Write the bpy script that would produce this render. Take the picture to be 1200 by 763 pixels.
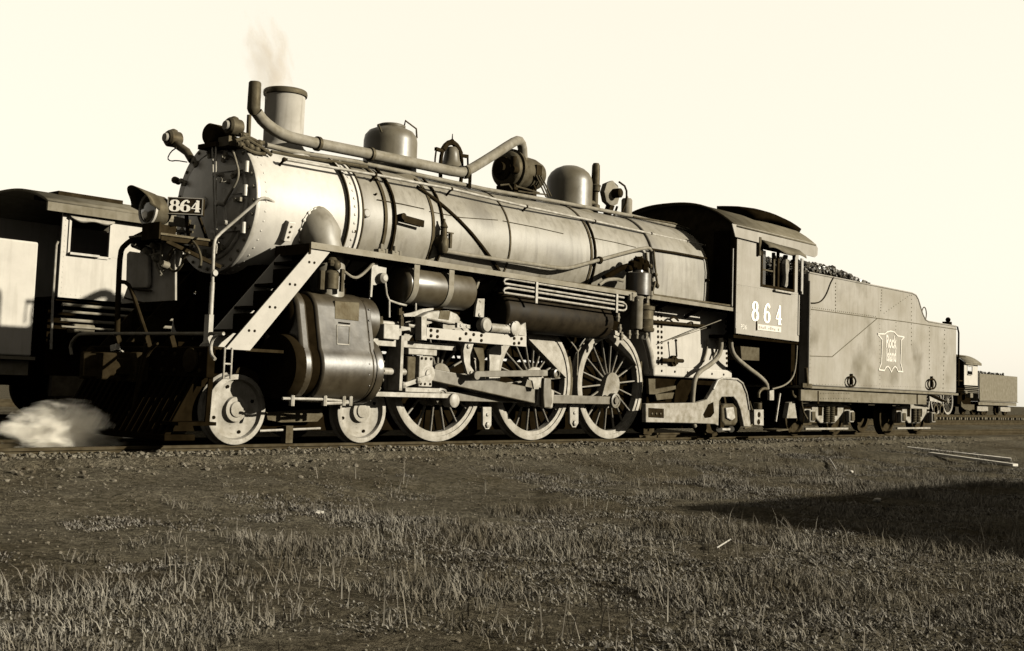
import bpy, math, random
import numpy as np
from mathutils import Vector, Matrix
R=math.radians; PI=math.pi
random.seed(7); rng=np.random.default_rng(7)
for o in list(bpy.data.objects): bpy.data.objects.remove(o)
S=bpy.context.scene; COL=S.collection

# ------------------------------------------------------------------ camera
CAM=Vector((-14.2848,-12.9236,0.8027)); YAW,PIT,ROL,F=0.8477,0.08067,0.0340,1383.63   # focal length in photo pixels
PPX,PPY,W,H=601.,343.,1200.,763.
FW=Vector((math.sin(YAW)*math.cos(PIT),math.cos(YAW)*math.cos(PIT),math.sin(PIT)))
RT=Vector((math.cos(YAW),-math.sin(YAW),0)); UP=RT.cross(FW)
R2=math.cos(ROL)*RT+math.sin(ROL)*UP; U2=-math.sin(ROL)*RT+math.cos(ROL)*UP
cd=bpy.data.cameras.new('camera'); cam=bpy.data.objects.new('camera',cd); COL.objects.link(cam)
cam.matrix_world=Matrix(((R2.x,U2.x,-FW.x,CAM.x),(R2.y,U2.y,-FW.y,CAM.y),(R2.z,U2.z,-FW.z,CAM.z),(0,0,0,1)))
cd.sensor_width=36; cd.sensor_fit='HORIZONTAL'; cd.lens=F/W*36
cd.shift_x=-(PPX-W/2)/W; cd.shift_y=(PPY-H/2)/W
cd.clip_start=.1; cd.clip_end=3000; S.camera=cam
def ray(u,v): return FW+R2*((u-PPX)/F)-U2*((v-PPY)/F)
def Y(u,v,y): d=ray(u,v); return CAM+d*((y-CAM.y)/d.y)      # photo pixel -> point on a plane
def X(u,v,x): d=ray(u,v); return CAM+d*((x-CAM.x)/d.x)
def Z(u,v,z): d=ray(u,v); return CAM+d*((z-CAM.z)/d.z)

# ------------------------------------------------------------------ light
SUN_EL=R(19); SUNH=Vector((.5,-1,0)).normalized()
TOSUN=Vector((SUNH.x*math.cos(SUN_EL),SUNH.y*math.cos(SUN_EL),math.sin(SUN_EL)))
wd=bpy.data.worlds.new('World'); S.world=wd; wd.use_nodes=True
nt=wd.node_tree; nt.nodes.clear()
def nn(t,k): return t.nodes.new(k)
sky=nn(nt,'ShaderNodeTexSky'); sky.sky_type='NISHITA'; sky.sun_disc=False
sky.sun_elevation=SUN_EL; sky.sun_rotation=math.atan2(SUNH.x,SUNH.y); sky.dust_density=3.0
bw=nn(nt,'ShaderNodeRGBToBW'); pw=nn(nt,'ShaderNodeMath'); pw.operation='POWER'; pw.inputs[1].default_value=.12
tn=nn(nt,'ShaderNodeMix'); tn.data_type='RGBA'; tn.blend_type='MULTIPLY'; tn.inputs[0].default_value=1; tn.inputs[7].default_value=(1.0,.934,.783,1)
bg=nn(nt,'ShaderNodeBackground'); bg.inputs[1].default_value=.118
ou=nn(nt,'ShaderNodeOutputWorld')
nt.links.new(sky.outputs[0],bw.inputs[0]); nt.links.new(bw.outputs[0],pw.inputs[0]); nt.links.new(pw.outputs[0],tn.inputs[6])
nt.links.new(tn.outputs[2],bg.inputs[0]); nt.links.new(bg.outputs[0],ou.inputs[0])
sl=bpy.data.lights.new('sun','SUN'); sl.energy=5.0; sl.angle=R(.6); sl.color=(1,.945,.80)
so=bpy.data.objects.new('sun',sl); COL.objects.link(so); so.rotation_euler=TOSUN.to_track_quat('Z','Y').to_euler()
S.view_settings.view_transform='Standard'; S.view_settings.look='None'; S.view_settings.exposure=3.0; S.view_settings.gamma=1
S.view_settings.use_curve_mapping=False
S.render.engine='CYCLES'
S.cycles.max_bounces=6; S.cycles.volume_bounces=4

# ------------------------------------------------------------------ materials (a brown-toned print: every colour is a warm grey)
AL=.128
def sep(v):
    v=v*AL; g=float(np.interp(v,[0,.005,.02,.06],[.64,.73,.86,.93])); b=float(np.interp(v,[0,.005,.02,.06],[.26,.38,.58,.82])); return (v,v*g,v*b,1)
def mat(name,v,rough=.6,metal=0.,var=.25,sc=5.,streak=0.,speck=0.,bump=.0,bsc=40.,spec=.0,stain=None,v2=None):
    m=bpy.data.materials.new(name); m.use_nodes=True; t=m.node_tree; t.nodes.clear(); L=t.links.new
    b=nn(t,'ShaderNodeBsdfPrincipled'); o=nn(t,'ShaderNodeOutputMaterial'); L(b.outputs[0],o.inputs[0])
    tc=nn(t,'ShaderNodeTexCoord')
    n1=nn(t,'ShaderNodeTexNoise'); n1.inputs['Scale'].default_value=sc; n1.inputs['Detail'].default_value=7; n1.inputs['Roughness'].default_value=.62
    L(tc.outputs['Object'],n1.inputs['Vector'])
    r1=nn(t,'ShaderNodeValToRGB'); r1.color_ramp.elements[0].position=.3; r1.color_ramp.elements[1].position=.72
    r1.color_ramp.elements[0].color=sep(v*(1-var)); r1.color_ramp.elements[1].color=sep((v2 or v*(1+var)))
    L(n1.outputs[0],r1.inputs[0]); col=r1.outputs[0]
    def mul(col,fac_socket,amount,val):
        mx=nn(t,'ShaderNodeMix'); mx.data_type='RGBA'; mx.blend_type='MIX'
        ms=nn(t,'ShaderNodeMath'); ms.operation='MULTIPLY'; ms.inputs[1].default_value=amount; L(fac_socket,ms.inputs[0]); L(ms.outputs[0],mx.inputs[0])
        L(col,mx.inputs[6]); mx.inputs[7].default_value=sep(val); return mx.outputs[2]
    if streak:
        mp=nn(t,'ShaderNodeMapping'); mp.inputs['Scale'].default_value=(9,9,.9); L(tc.outputs['Object'],mp.inputs[0])
        n2=nn(t,'ShaderNodeTexNoise'); n2.inputs['Scale'].default_value=1.3; n2.inputs['Detail'].default_value=5; L(mp.outputs[0],n2.inputs['Vector'])
        q=nn(t,'ShaderNodeMapRange'); q.inputs[1].default_value=.5; q.inputs[2].default_value=.8; L(n2.outputs[0],q.inputs[0])
        col=mul(col,q.outputs[0],streak,v*.35)
    if stain:
        n3=nn(t,'ShaderNodeTexNoise'); n3.inputs['Scale'].default_value=1.1; n3.inputs['Detail'].default_value=4; L(tc.outputs['Object'],n3.inputs['Vector'])
        q=nn(t,'ShaderNodeMapRange'); q.inputs[1].default_value=.54; q.inputs[2].default_value=.72; L(n3.outputs[0],q.inputs[0])
        col=mul(col,q.outputs[0],stain[0],stain[1])
    if speck:
        n4=nn(t,'ShaderNodeTexNoise'); n4.inputs['Scale'].default_value=38; n4.inputs['Detail'].default_value=3; L(tc.outputs['Object'],n4.inputs['Vector'])
        q=nn(t,'ShaderNodeMapRange'); q.inputs[1].default_value=.62; q.inputs[2].default_value=.72; L(n4.outputs[0],q.inputs[0])
        col=mul(col,q.outputs[0],speck,v*.4)
    L(col,b.inputs['Base Color'])
    rr=nn(t,'ShaderNodeMapRange'); rr.inputs[3].default_value=max(.05,rough-.14); rr.inputs[4].default_value=min(1,rough+.14); L(n1.outputs[0],rr.inputs[0]); L(rr.outputs[0],b.inputs['Roughness'])
    b.inputs['Metallic'].default_value=metal; b.inputs['Specular IOR Level'].default_value=spec
    if bump:
        nb=nn(t,'ShaderNodeTexNoise'); nb.inputs['Scale'].default_value=bsc; nb.inputs['Detail'].default_value=6; L(tc.outputs['Object'],nb.inputs['Vector'])
        bp=nn(t,'ShaderNodeBump'); bp.inputs['Strength'].default_value=bump; bp.inputs['Distance'].default_value=.03; L(nb.outputs[0],bp.inputs['Height']); L(bp.outputs[0],b.inputs['Normal'])
    return m
MT={}
MT['boiler']=mat('boiler_paint',.31,.50,.0,.25,2.2,streak=.65,bump=.18,bsc=2.6,stain=(.7,.09),speck=.2,spec=.13)
MT['smokebox']=mat('graphite_paint',.72,.55,.0,.12,2.5,streak=.18,bump=.12,bsc=5,speck=.15,stain=(.25,.4),spec=.12)
MT['front']=mat('smokebox_front_paint',.56,.42,.0,.3,3,bump=.05,bsc=25,spec=.14)
MT['dome']=mat('dome_paint',.17,.42,.0,.22,3,streak=.5,bump=.05,bsc=12,spec=.10)
MT['stack']=mat('stack_paint',.52,.55,.0,.2,3,streak=.6,bump=.06,bsc=12)
MT['dark']=mat('soot_and_shade_iron',.035,.55,.0,.5,6,bump=.12,bsc=30)  # soot colour, also painted shade on the cab front and far stair
MT['mid']=mat('weathered_iron',.12,.5,.2,.4,6,bump=.1,bsc=30)
MT['pipe']=mat('pipe_paint',.30,.5,.05,.25,8,speck=.3)
MT['band']=mat('band_iron',.09,.5,.2,.3,8)
MT['cyl']=mat('cylinder_jacket_steel',.065,.36,.0,.45,3.2,streak=.6,bump=.14,bsc=3.5,stain=(.8,.04),spec=.2)
MT['chead']=mat('cylinder_head_black',.022,.45,.0,.4,4)  # front heads near black: their shade put into the colour
MT['tank']=mat('tank_paint',.10,.36,.0,.3,4,streak=.2,spec=.14)
MT['tyre']=mat('tyre_paint',.50,.6,.0,.25,8,speck=.6,bump=.08,streak=.25,stain=(.55,.18))
MT['wheel']=mat('wheel_dusty',.40,.62,.0,.35,7,speck=.5,streak=.3,stain=(.7,.10))
MT['wheeldark']=mat('tender_wheel_iron',.06,.6,.0,.4,7)
MT['rod']=mat('rod_steel',.17,.42,.0,.35,6,streak=.4,stain=(.5,.08),speck=.3,spec=.15)
MT['bright']=mat('worn_steel',.45,.5,.0,.38,9,speck=.5,streak=.4,stain=(.3,.15),spec=.08)
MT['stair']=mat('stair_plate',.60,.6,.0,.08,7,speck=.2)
MT['board']=mat('running_board_edge',.30,.5,.1,.2,5,speck=.3)
MT['cab']=mat('cab_paint',.46,.7,.0,.12,2.0,streak=.18,bump=.22,bsc=1.5,speck=.10,stain=(.2,.2))
MT['tender']=mat('tender_paint',.42,.7,.0,.14,1.6,streak=.22,bump=.28,bsc=1.3,stain=(.65,.16),speck=.14)
MT['frame']=mat('tender_frame_paint',.25,.6,.0,.25,4,streak=.3,speck=.3)
MT['truck']=mat('truck_casting',.40,.65,.0,.35,8,speck=.3,bump=.1)
MT['roof']=mat('cab_roof_paint',.20,.6,.0,.25,4,speck=.2)
MT['firebox']=mat('firebox_sheet',.62,.6,.0,.10,3,streak=.25,speck=.15)
MT['oiltank']=mat('oily_black_tank',.028,.6,.0,.5,5,spec=.02)
MT['rivet']=mat('rivet_heads',.16,.6,.0,.3,9)
MT['black']=mat('deep_black',.012,.7,.0,.4,6)
MT['white']=mat('number_white',1.5,.6,.0,.06,12)
MT['cream']=mat('faded_white_lettering',.88,.6,.0,.14,14)
MT['coal']=mat('coal',.05,.4,.0,.6,9,v2=.16,spec=.12)
MT['lens']=mat('lens_glass',.10,.08,.3,.2,6,spec=.9)
MT['rust']=mat('rail_steel',.08,.6,.0,.4,6)
MT['railtop']=mat('rail_head',.40,.3,.6,.2,6)
MT['wood']=mat('old_wood',.20,.8,.0,.4,6,streak=.5,bump=.3,bsc=18)
MT['palewood']=mat('pale_plank',.95,.8,.0,.25,6,bump=.2,bsc=18,speck=.3)
MT['wall']=mat('pale_cab_paint',.66,.6,.0,.10,2,streak=.25,speck=.12,bump=.04,bsc=8)
MT['cloth']=mat('curtain_cloth',.45,.9,.0,.3,9)
MT['sheet']=mat('shield_sheet',.5,.55,.0,.2,5,streak=.2)
MT['grass']=mat('dry_grass',.20,.85,.0,.5,1.6,v2=.42)
MT['greengrass']=mat('short_weeds',.12,.85,.0,.6,9.0,v2=.46)
MT['stone']=mat('stones',.14,.85,.0,.5,5,v2=.34)
MT['pale']=mat('pale_stone',.6,.85,.0,.15,6)
def glass():
    m=bpy.data.materials.new('window_glass'); m.use_nodes=True; b=m.node_tree.nodes['Principled BSDF']
    b.inputs['Base Color'].default_value=sep(.5); b.inputs['Roughness'].default_value=.05; b.inputs['Transmission Weight'].default_value=.85; b.inputs['IOR'].default_value=1.3
    return m
MT['glass']=glass()

# ------------------------------------------------------------------ mesh helpers
def basis(d):
    d=d.normalized(); a=Vector((0,0,1)) if abs(d.z)<.9 else Vector((1,0,0))
    x=a.cross(d).normalized(); return x,d.cross(x),d
class MB:
    def __init__(s): s.v=[]; s.f=[]
    def add(s,vs,fs):
        k=len(s.v); s.v+=[tuple(q) for q in vs]; s.f+=[tuple(i+k for i in f) for f in fs]; return s
    def box(s,x0,x1,y0,y1,z0,z1):
        return s.add([(x,y,z) for z in(z0,z1) for y in(y0,y1) for x in(x0,x1)],[(0,2,3,1),(4,5,7,6),(0,1,5,4),(2,6,7,3),(0,4,6,2),(1,3,7,5)])
    def obox(s,c,ax,ay,az,hx,hy,hz):
        c=Vector(c); return s.add([c+ax*(i*hx)+ay*(j*hy)+az*(k*hz) for k in(-1,1) for j in(-1,1) for i in(-1,1)],[(0,2,3,1),(4,5,7,6),(0,1,5,4),(2,6,7,3),(0,4,6,2),(1,3,7,5)])
    def bar(s,a,b,w,h,up=(0,0,1)):
        a=Vector(a);b=Vector(b); d=(b-a); L=d.length/2; d.normalize(); u=Vector(up); u=(u-d*u.dot(d)).normalized(); w_=u.cross(d)
        return s.obox((a+b)/2,d,w_,u,L,w/2,h/2)
    def lathe(s,o,axis,prof,n=28,caps=True,a0=0,a1=2*PI,xref=None):
        o=Vector(o); x,y,z=basis(Vector(axis)); full=abs(a1-a0-2*PI)<1e-6
        if xref is not None:
            x=Vector(xref); x=(x-z*x.dot(z)).normalized(); y=z.cross(x)
        m=n if full else n+1; vs=[]
        for (t,r) in prof:
            for i in range(m):
                a=a0+(a1-a0)*i/n; vs.append(o+z*t+(x*math.cos(a)+y*math.sin(a))*r)
        fs=[]
        for k in range(len(prof)-1):
            for i in range(n):
                j=(i+1)%m; fs.append((k*m+i,k*m+j,(k+1)*m+j,(k+1)*m+i))
        if caps and full:
            if prof[0][1]>1e-5: fs.append(tuple(reversed(range(m))))
            if prof[-1][1]>1e-5: fs.append(tuple((len(prof)-1)*m+i for i in range(m)))
        return s.add(vs,fs)
    def cyl(s,a,b,r,r1=None,n=20):
        a=Vector(a);b=Vector(b); return s.lathe(a,b-a,[(0,r),((b-a).length,r if r1 is None else r1)],n)
    def tube(s,pts,r,n=10,smooth=0):
        P=[Vector(q) for q in pts]
        for _ in range(smooth):
            Q=[P[0]]
            for a,b in zip(P,P[1:]): Q+=[a.lerp(b,.25),a.lerp(b,.75)]
            P=Q+[P[-1]]
        vs=[];m=len(P); up=None
        for i,q in enumerate(P):
            d=(P[min(i+1,m-1)]-P[max(i-1,0)]).normalized()
            if up is None: up=basis(d)[0]
            up=(up-d*up.dot(d)).normalized(); w=d.cross(up)
            rr=r[i*(len(r)-1)//max(1,m-1)] if isinstance(r,(list,tuple)) else r
            for k in range(n): a=2*PI*k/n; vs.append(q+(up*math.cos(a)+w*math.sin(a))*rr)
        fs=[(i*n+k,i*n+(k+1)%n,(i+1)*n+(k+1)%n,(i+1)*n+k) for i in range(m-1) for k in range(n)]
        fs+=[tuple(reversed(range(n))),tuple((m-1)*n+k for k in range(n))]
        return s.add(vs,fs)
    def prism(s,poly,vec):                      # planar polygon (3-D points) pushed along vec
        vec=Vector(vec); P=[Vector(q) for q in poly]; n=len(P)
        nrm=Vector((0,0,0))
        for i in range(n): nrm+=P[i].cross(P[(i+1)%n])
        if nrm.dot(vec)>0: P.reverse()
        vs=P+[q+vec for q in P]
        return s.add(vs,[tuple(range(n)),tuple(reversed(range(n,2*n)))]+[(i+n,(i+1)%n+n,(i+1)%n,i) if 0 else (i,i+n,(i+1)%n+n,(i+1)%n) for i in range(n)])
    def pxplate(s,pts,y,t):                     # outline read off the photo, on the plane y, thickness t away from the viewer
        return s.prism([Y(u,v,y) for u,v in pts],(0,t,0))
    def sph(s,c,r,n=14,sc=(1,1,1),lo=-PI/2,hi=PI/2):
        c=Vector(c); m=max(4,n//2); vs=[]
        for i in range(m+1):
            b=lo+(hi-lo)*i/m
            for k in range(n): a=2*PI*k/n; vs.append(c+Vector((math.cos(b)*math.cos(a)*r*sc[0],math.cos(b)*math.sin(a)*r*sc[1],math.sin(b)*r*sc[2])))
        return s.add(vs,[(i*n+k,i*n+(k+1)%n,(i+1)*n+(k+1)%n,(i+1)*n+k) for i in range(m) for k in range(n)])
    def bolt(s,c,d,r,h=None,n=6):
        c=Vector(c); d=Vector(d).normalized(); h=h or r*.8
        return s.lathe(c-d*.004,d,[(0,r),(h*.7,r*.95),(h,r*.55)],n)
    def build(s,name,m,parent=None,bevel=0,ang=38,kind=None,label=None):
        me=bpy.data.meshes.new(name); off=worldloc(parent) if parent else Vector((0,0,0))
        me.from_pydata([(a-off.x,b-off.y,c-off.z) for a,b,c in s.v],[],s.f); me.validate(); me.update()
        import bmesh
        bm=bmesh.new(); bm.from_mesh(me); bmesh.ops.recalc_face_normals(bm,faces=bm.faces); bm.to_mesh(me); bm.free()
        me.polygons.foreach_set('use_smooth',[True]*len(me.polygons)); me.set_sharp_from_angle(angle=R(ang))
        o=bpy.data.objects.new(name,me); COL.objects.link(o); me.materials.append(MT[m] if isinstance(m,str) else m)
        if parent: o.parent=parent
        if bevel:
            md=o.modifiers.new('bevel','BEVEL'); md.width=bevel; md.segments=2; md.limit_method='ANGLE'; md.angle_limit=R(40)
        if kind: o['kind']=kind
        if label: o['label']=label
        return o
def worldloc(o):
    v=Vector((0,0,0))
    while o: v+=o.location; o=o.parent
    return v
def thing(name,label,cat,loc=(0,0,0),group=None):
    o=bpy.data.objects.new(name,None); o.empty_display_size=.3; COL.objects.link(o); o.location=loc
    o['label']=label; o['category']=cat
    if group: o['group']=group
    return o
def tag(o,label,cat,group=None,kind=None):
    o['label']=label; o['category']=cat
    if group: o['group']=group
    if kind: o['kind']=kind
    return o
def copyo(o,parent,loc=None,rot=None):
    c=o.copy(); COL.objects.link(c); c.parent=parent
    if loc is not None: c.location=loc
    if rot is not None: c.rotation_euler=rot
    return c
def copytree(o,parent,loc=None,rot=None):
    c=copyo(o,parent,loc,rot)
    for k in list(o.children): copytree(k,c)
    return c
# -- flat lettering: strokes with a thickness in a unit box
def stroke(mb,pts,wid,O,rx,uy):
    mb.k=getattr(mb,'k',0)+1; O=O+rx.cross(uy).normalized()*(.0012*mb.k); n=len(pts); L=[];Rr=[]
    for i,(x,y) in enumerate(pts):
        a=pts[max(0,i-1)]; b=pts[min(n-1,i+1)]; dx,dy=b[0]-a[0],b[1]-a[1]; l=math.hypot(dx,dy) or 1; w=wid[i]/2 if isinstance(wid,list) else wid/2
        L.append(O+rx*(x-dy/l*w)+uy*(y+dx/l*w)); Rr.append(O+rx*(x+dy/l*w)+uy*(y-dx/l*w))
    mb.add(L+Rr,[(i,i+1,n+i+1,n+i) for i in range(n-1)])
def ell(cx,cy,rx,ry,a0,a1,n=28): return [(cx+rx*math.cos(R(a0+(a1-a0)*i/n)),cy+ry*math.sin(R(a0+(a1-a0)*i/n))) for i in range(n+1)]
def thick(a0,a1,lo,hi,n=28): return [lo+(hi-lo)*abs(math.cos(R(a0+(a1-a0)*i/n)))**1.5 for i in range(n+1)]
def digit(mb,ch,O,rx,uy,b=.17):
    th=.07
    if ch=='8':
        stroke(mb,ell(.31,.74,.19,.21,0,360),thick(0,360,th,b),O,rx,uy); stroke(mb,ell(.31,.28,.235,.245,0,360),thick(0,360,th,b*1.1),O,rx,uy)
    if ch=='6':
        stroke(mb,ell(.31,.30,.22,.265,0,360),thick(0,360,th,b*1.05),O,rx,uy)
        stroke(mb,ell(.42,.42,.335,.535,180,80,20),[b*(1-.6*i/20) for i in range(21)],O,rx,uy)
        stroke(mb,ell(.50,.84,.045,.05,0,360,12),.09,O,rx,uy)
    if ch=='4':
        stroke(mb,[(.41,.04),(.41,.97)],b,O,rx,uy); stroke(mb,[(.02,.30),(.62,.30)],th,O,rx,uy)
        stroke(mb,[(.05,.30),(.40,.95)],th*1.1,O,rx,uy); stroke(mb,[(.26,.035),(.58,.035)],th,O,rx,uy); stroke(mb,[(.335,.90),(.46,.90)],.2,O,rx,uy)
def text_mesh(name,txt,O,rx,uy,size,m,parent,bold=0.0):
    c=bpy.data.curves.new(name,'FONT'); c.body=txt; c.size=1; c.align_x='CENTER'; c.offset=bold
    t=bpy.data.objects.new(name,c); me=bpy.data.meshes.new_from_object(t); bpy.data.objects.remove(t)
    mb=MB(); O=Vector(O); mb.add([O+rx*(v.co.x*size[0])+uy*(v.co.y*size[1]) for v in me.vertices],[tuple(p.vertices) for p in me.polygons])
    return mb.build(name,m,parent)
# ------------------------------------------------------------------ ground: one sheet, fine near the camera, reaching the horizon
def vnoise(x,y,seed=0):
    xi=np.floor(x).astype(np.int64); yi=np.floor(y).astype(np.int64); fx=x-xi; fy=y-yi; fx=fx*fx*(3-2*fx); fy=fy*fy*(3-2*fy)
    def h(a,b):
        n=(a*374761393+b*668265263+seed*982451653)&0xffffffff; n=((n^(n>>13))*1274126177)&0xffffffff; return ((n^(n>>16))&0xffff)/65535.
    return (h(xi,yi)*(1-fx)+h(xi+1,yi)*fx)*(1-fy)+(h(xi,yi+1)*(1-fx)+h(xi+1,yi+1)*fx)*fy
def fbm(x,y,o=4,seed=0):
    s=0;a=.5
    for i in range(o): s=s+a*vnoise(x*2**i,y*2**i,seed+i); a*=.5
    return s
TRK2=7.85                                                   # axis of the next track
def gz(x,y):
    x=np.asarray(x,float); y=np.asarray(y,float)
    d=np.minimum(np.abs(y),np.abs(y-TRK2))
    front=-.07*np.clip((1.5-d)/.6,0,1)*(d>.78)-.155*((d<=.78)|(d>=1.5))-.085*np.clip((d-.9)/.6,0,1)*((d>.78)&(d<1.5))-.23*np.clip((d-1.5)/2.4,0,1)
    z=np.where((y>0)&(y<TRK2),np.maximum(front,-.26),front)
    near=np.exp(-((x+4)/40.)**2-((y+4)/40.)**2)
    z=z+near*((fbm(x*.35,y*.35,3,3)-.45)*.16*np.clip((d-1.3)/1.5,0,1)+(fbm(x*1.6,y*1.6,3,9)-.45)*.07*np.clip((d-.9)/1.,.25,1)+(fbm(x*7,y*7,2,5)-.4)*.028)
    rut=np.exp(-((y+2.35)/.35)**2)*.03+np.exp(-((y+3.75)/.35)**2)*.035
    return z-rut*near
def axis(lo,hi,st,far):
    a=list(np.arange(lo,hi,st)); s=st; v=a[-1]
    while v<far: s*=1.22; v+=s; a.append(v)
    s=st; v=lo; b=[]
    while v>-far: s*=1.22; v-=s; b.append(v)
    return np.array(b[::-1]+a)
gx=axis(-14,12,.055,900); gy=axis(-11.5,-.9,.055,900)
GX,GY=np.meshgrid(gx,gy); GZ=gz(GX,GY)
def gridmesh(name,GX,GY,GZ):
    ny,nx=GX.shape; me=bpy.data.meshes.new(name); nv=nx*ny
    me.vertices.add(nv); me.vertices.foreach_set('co',np.stack([GX,GY,GZ],-1).astype(np.float32).ravel())
    i=np.arange(nv).reshape(ny,nx); q=np.stack([i[:-1,:-1],i[:-1,1:],i[1:,1:],i[1:,:-1]],-1).reshape(-1,4)
    me.loops.add(q.size); me.loops.foreach_set('vertex_index',q.ravel().astype(np.int32)); me.polygons.add(len(q))
    me.polygons.foreach_set('loop_start',np.arange(0,q.size,4,dtype=np.int32)); me.polygons.foreach_set('use_smooth',np.ones(len(q),bool)); me.update(calc_edges=True); return me
gm=bpy.data.materials.new('cinder_dirt'); gm.use_nodes=True; t=gm.node_tree; b=t.nodes['Principled BSDF']; L=t.links.new
tc=nn(t,'ShaderNodeTexCoord')
def gn(sc,det,rough=.6):
    n=nn(t,'ShaderNodeTexNoise'); n.inputs['Scale'].default_value=sc; n.inputs['Detail'].default_value=det; n.inputs['Roughness'].default_value=rough; L(tc.outputs['Object'],n.inputs['Vector']); return n
na=gn(.45,9,.7); nb_=gn(7,9,.8); nc=gn(60,4)
ra=nn(t,'ShaderNodeValToRGB'); ra.color_ramp.elements[0].position=.32; ra.color_ramp.elements[1].position=.68
ra.color_ramp.elements[0].color=sep(.115); ra.color_ramp.elements[1].color=sep(.265); L(na.outputs[0],ra.inputs[0])
rb=nn(t,'ShaderNodeValToRGB'); rb.color_ramp.elements[0].position=.3; rb.color_ramp.elements[1].position=.7
rb.color_ramp.elements[0].color=(.25,.25,.25,1); rb.color_ramp.elements[1].color=(1.45,1.45,1.45,1); L(nb_.outputs[0],rb.inputs[0])
mx=nn(t,'ShaderNodeMix'); mx.data_type='RGBA'; mx.blend_type='MULTIPLY'; mx.inputs[0].default_value=.85; L(ra.outputs[0],mx.inputs[6]); L(rb.outputs[0],mx.inputs[7])
vo=nn(t,'ShaderNodeTexVoronoi'); vo.inputs['Scale'].default_value=34; L(tc.outputs['Object'],vo.inputs['Vector'])
rv_=nn(t,'ShaderNodeSeparateColor'); L(vo.outputs['Color'],rv_.inputs[0]); rm=nn(t,'ShaderNodeMapRange'); rm.inputs[3].default_value=.45; rm.inputs[4].default_value=1.5; L(rv_.outputs[0],rm.inputs[0])
mx2=nn(t,'ShaderNodeMix'); mx2.data_type='RGBA'; mx2.blend_type='MULTIPLY'; mx2.inputs[0].default_value=.75; L(mx.outputs[2],mx2.inputs[6]); L(rm.outputs[0],mx2.inputs[7])
L(mx2.outputs[2],b.inputs['Base Color']); b.inputs['Roughness'].default_value=.95; b.inputs['Specular IOR Level'].default_value=0
bp=nn(t,'ShaderNodeBump'); bp.inputs['Strength'].default_value=.9; bp.inputs['Distance'].default_value=.05
ad=nn(t,'ShaderNodeMath'); L(nb_.outputs[0],ad.inputs[0]); L(nc.outputs[0],ad.inputs[1]); L(ad.outputs[0],bp.inputs['Height']); L(bp.outputs[0],b.inputs['Normal'])
gme=gridmesh('ground',GX,GY,GZ); gme.materials.append(gm)
ground=bpy.data.objects.new('ground',gme); COL.objects.link(ground); ground['kind']='structure'; ground['label']='bare cinder dirt beside the railway tracks'

# ------------------------------------------------------------------ tracks
def track(cy,x0,x1,label,slx):
    t=thing('railway_track',label,'track',(0,cy,-.17),'railway tracks')
    for sy in(-1,1):
        yc=cy+sy*.752; m=MB()
        pr=[(-.065,-.172),(.065,-.172),(.065,-.162),(.01,-.15),(.01,-.045),(.036,-.035),(.036,-.004),(.03,-.001),(-.03,-.001),(-.036,-.004),(-.036,-.035),(-.01,-.045),(-.01,-.15),(-.065,-.162)]
        m.prism([(x0,yc+a,b) for a,b in pr],(x1-x0,0,0)); m.build('rail','rust',t)
    s0=None
    for i,x in enumerate(slx):
        j=random.uniform(-.06,.06); 
        if s0 is None: s0=MB().box(-.11,.11,cy-1.28,cy+1.28,-.33,-.165); s0=s0.build('sleeper','wood',t,bevel=.012); o=s0
        else: o=copyo(s0,t)
        o.location=(x+j,random.uniform(-.05,.05),random.uniform(-.02,.02)); o.rotation_euler=(0,0,random.uniform(-.03,.03))
    return t
track(0,-60,120,'railway track carrying the big steam locomotive and its tender',np.arange(-14,30,.56))
track(TRK2,-60,120,'railway track behind, under the pale-sided locomotive',np.arange(-14,30,.56))
track(19.6,-60,160,'farther railway track under the distant locomotive',np.arange(30,90,.56))
# ================================================================== the locomotive
LO=thing('steam_locomotive','large steam locomotive number 864 with pale driving wheels and dusty boiler','locomotive',(0,0,0))
AZ=3.03
def ringpt(x,r,a): return Vector((x,-r*math.cos(a),AZ+r*math.sin(a)))     # angle up from the near side
def Rb(x):                                                     # boiler shell radius along its length
    return float(np.interp(x,[-5.5,-3.9,-3.8,-.8,1.2,5],[.88,.88,.905,.905,.965,.985]))
NX=(-1,0,0)
# shell
MB().lathe((-5.46,0,AZ),(1,0,0),[(0,.87),(.02,.88),(1.5,.88)],64,caps=False).build('smokebox','smokebox',LO)
def course(x0,x1,name='boiler_course'):
    return MB().lathe((x0,0,AZ),(1,0,0),[(0,Rb(x0)),((x1-x0),Rb(x1))],64,caps=False).build(name,'boiler',LO)
JN=[-3.86,-2.42,-.76,1.22,2.96]
for a,b in zip(JN,JN[1:]): course(a,b-.004)
wp=[(-.985,2.44),(-1.0,2.75),(-1.005,3.1)]+[(-1.005*math.cos(a),3.1+.93*math.sin(a)) for a in np.linspace(R(12),R(168),26)]+[(1.005,3.1),(1.0,2.75),(.985,2.44)]
WR=MB().prism([(2.965,y,z) for y,z in wp],(1.83,0,0)).build('firebox_wrapper','boiler',LO,bevel=.02)
m=MB(); m.tube([(x_,y,z) for x_,y,z in((4.78,-1.0,2.46),(4.78,-1.012,3.1),(4.78,-.9,3.5))],.016,8); m.bolt((4.7,-1.01,2.95),(0,-1,0),.03,.06); m.build('wrapper_edge','band',WR)
# flange between smokebox and boiler with its bolts
fl=MB().lathe((-4.04,0,AZ),(1,0,0),[(0,.88),(0,.925),(.05,.93),(.06,.905),(.17,.905),(.18,.93),(.23,.925),(.23,.90)],64,caps=False).build('smokebox_flange','smokebox',LO)
m=MB()
for i in range(34):
    a=-.6+i*.125; m.bolt(ringpt(-3.92,.905,a),ringpt(0,1,a)-Vector((0,0,AZ)),.02)
m.build('rivet_row','smokebox',fl,kind='stuff')
for xx in(-4.045,-3.80): MB().lathe((xx,0,AZ),(1,0,0),[(0,.90),(0,.937),(.018,.937),(.018,.90)],64,caps=False).build('seam_band','band',fl)
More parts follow.
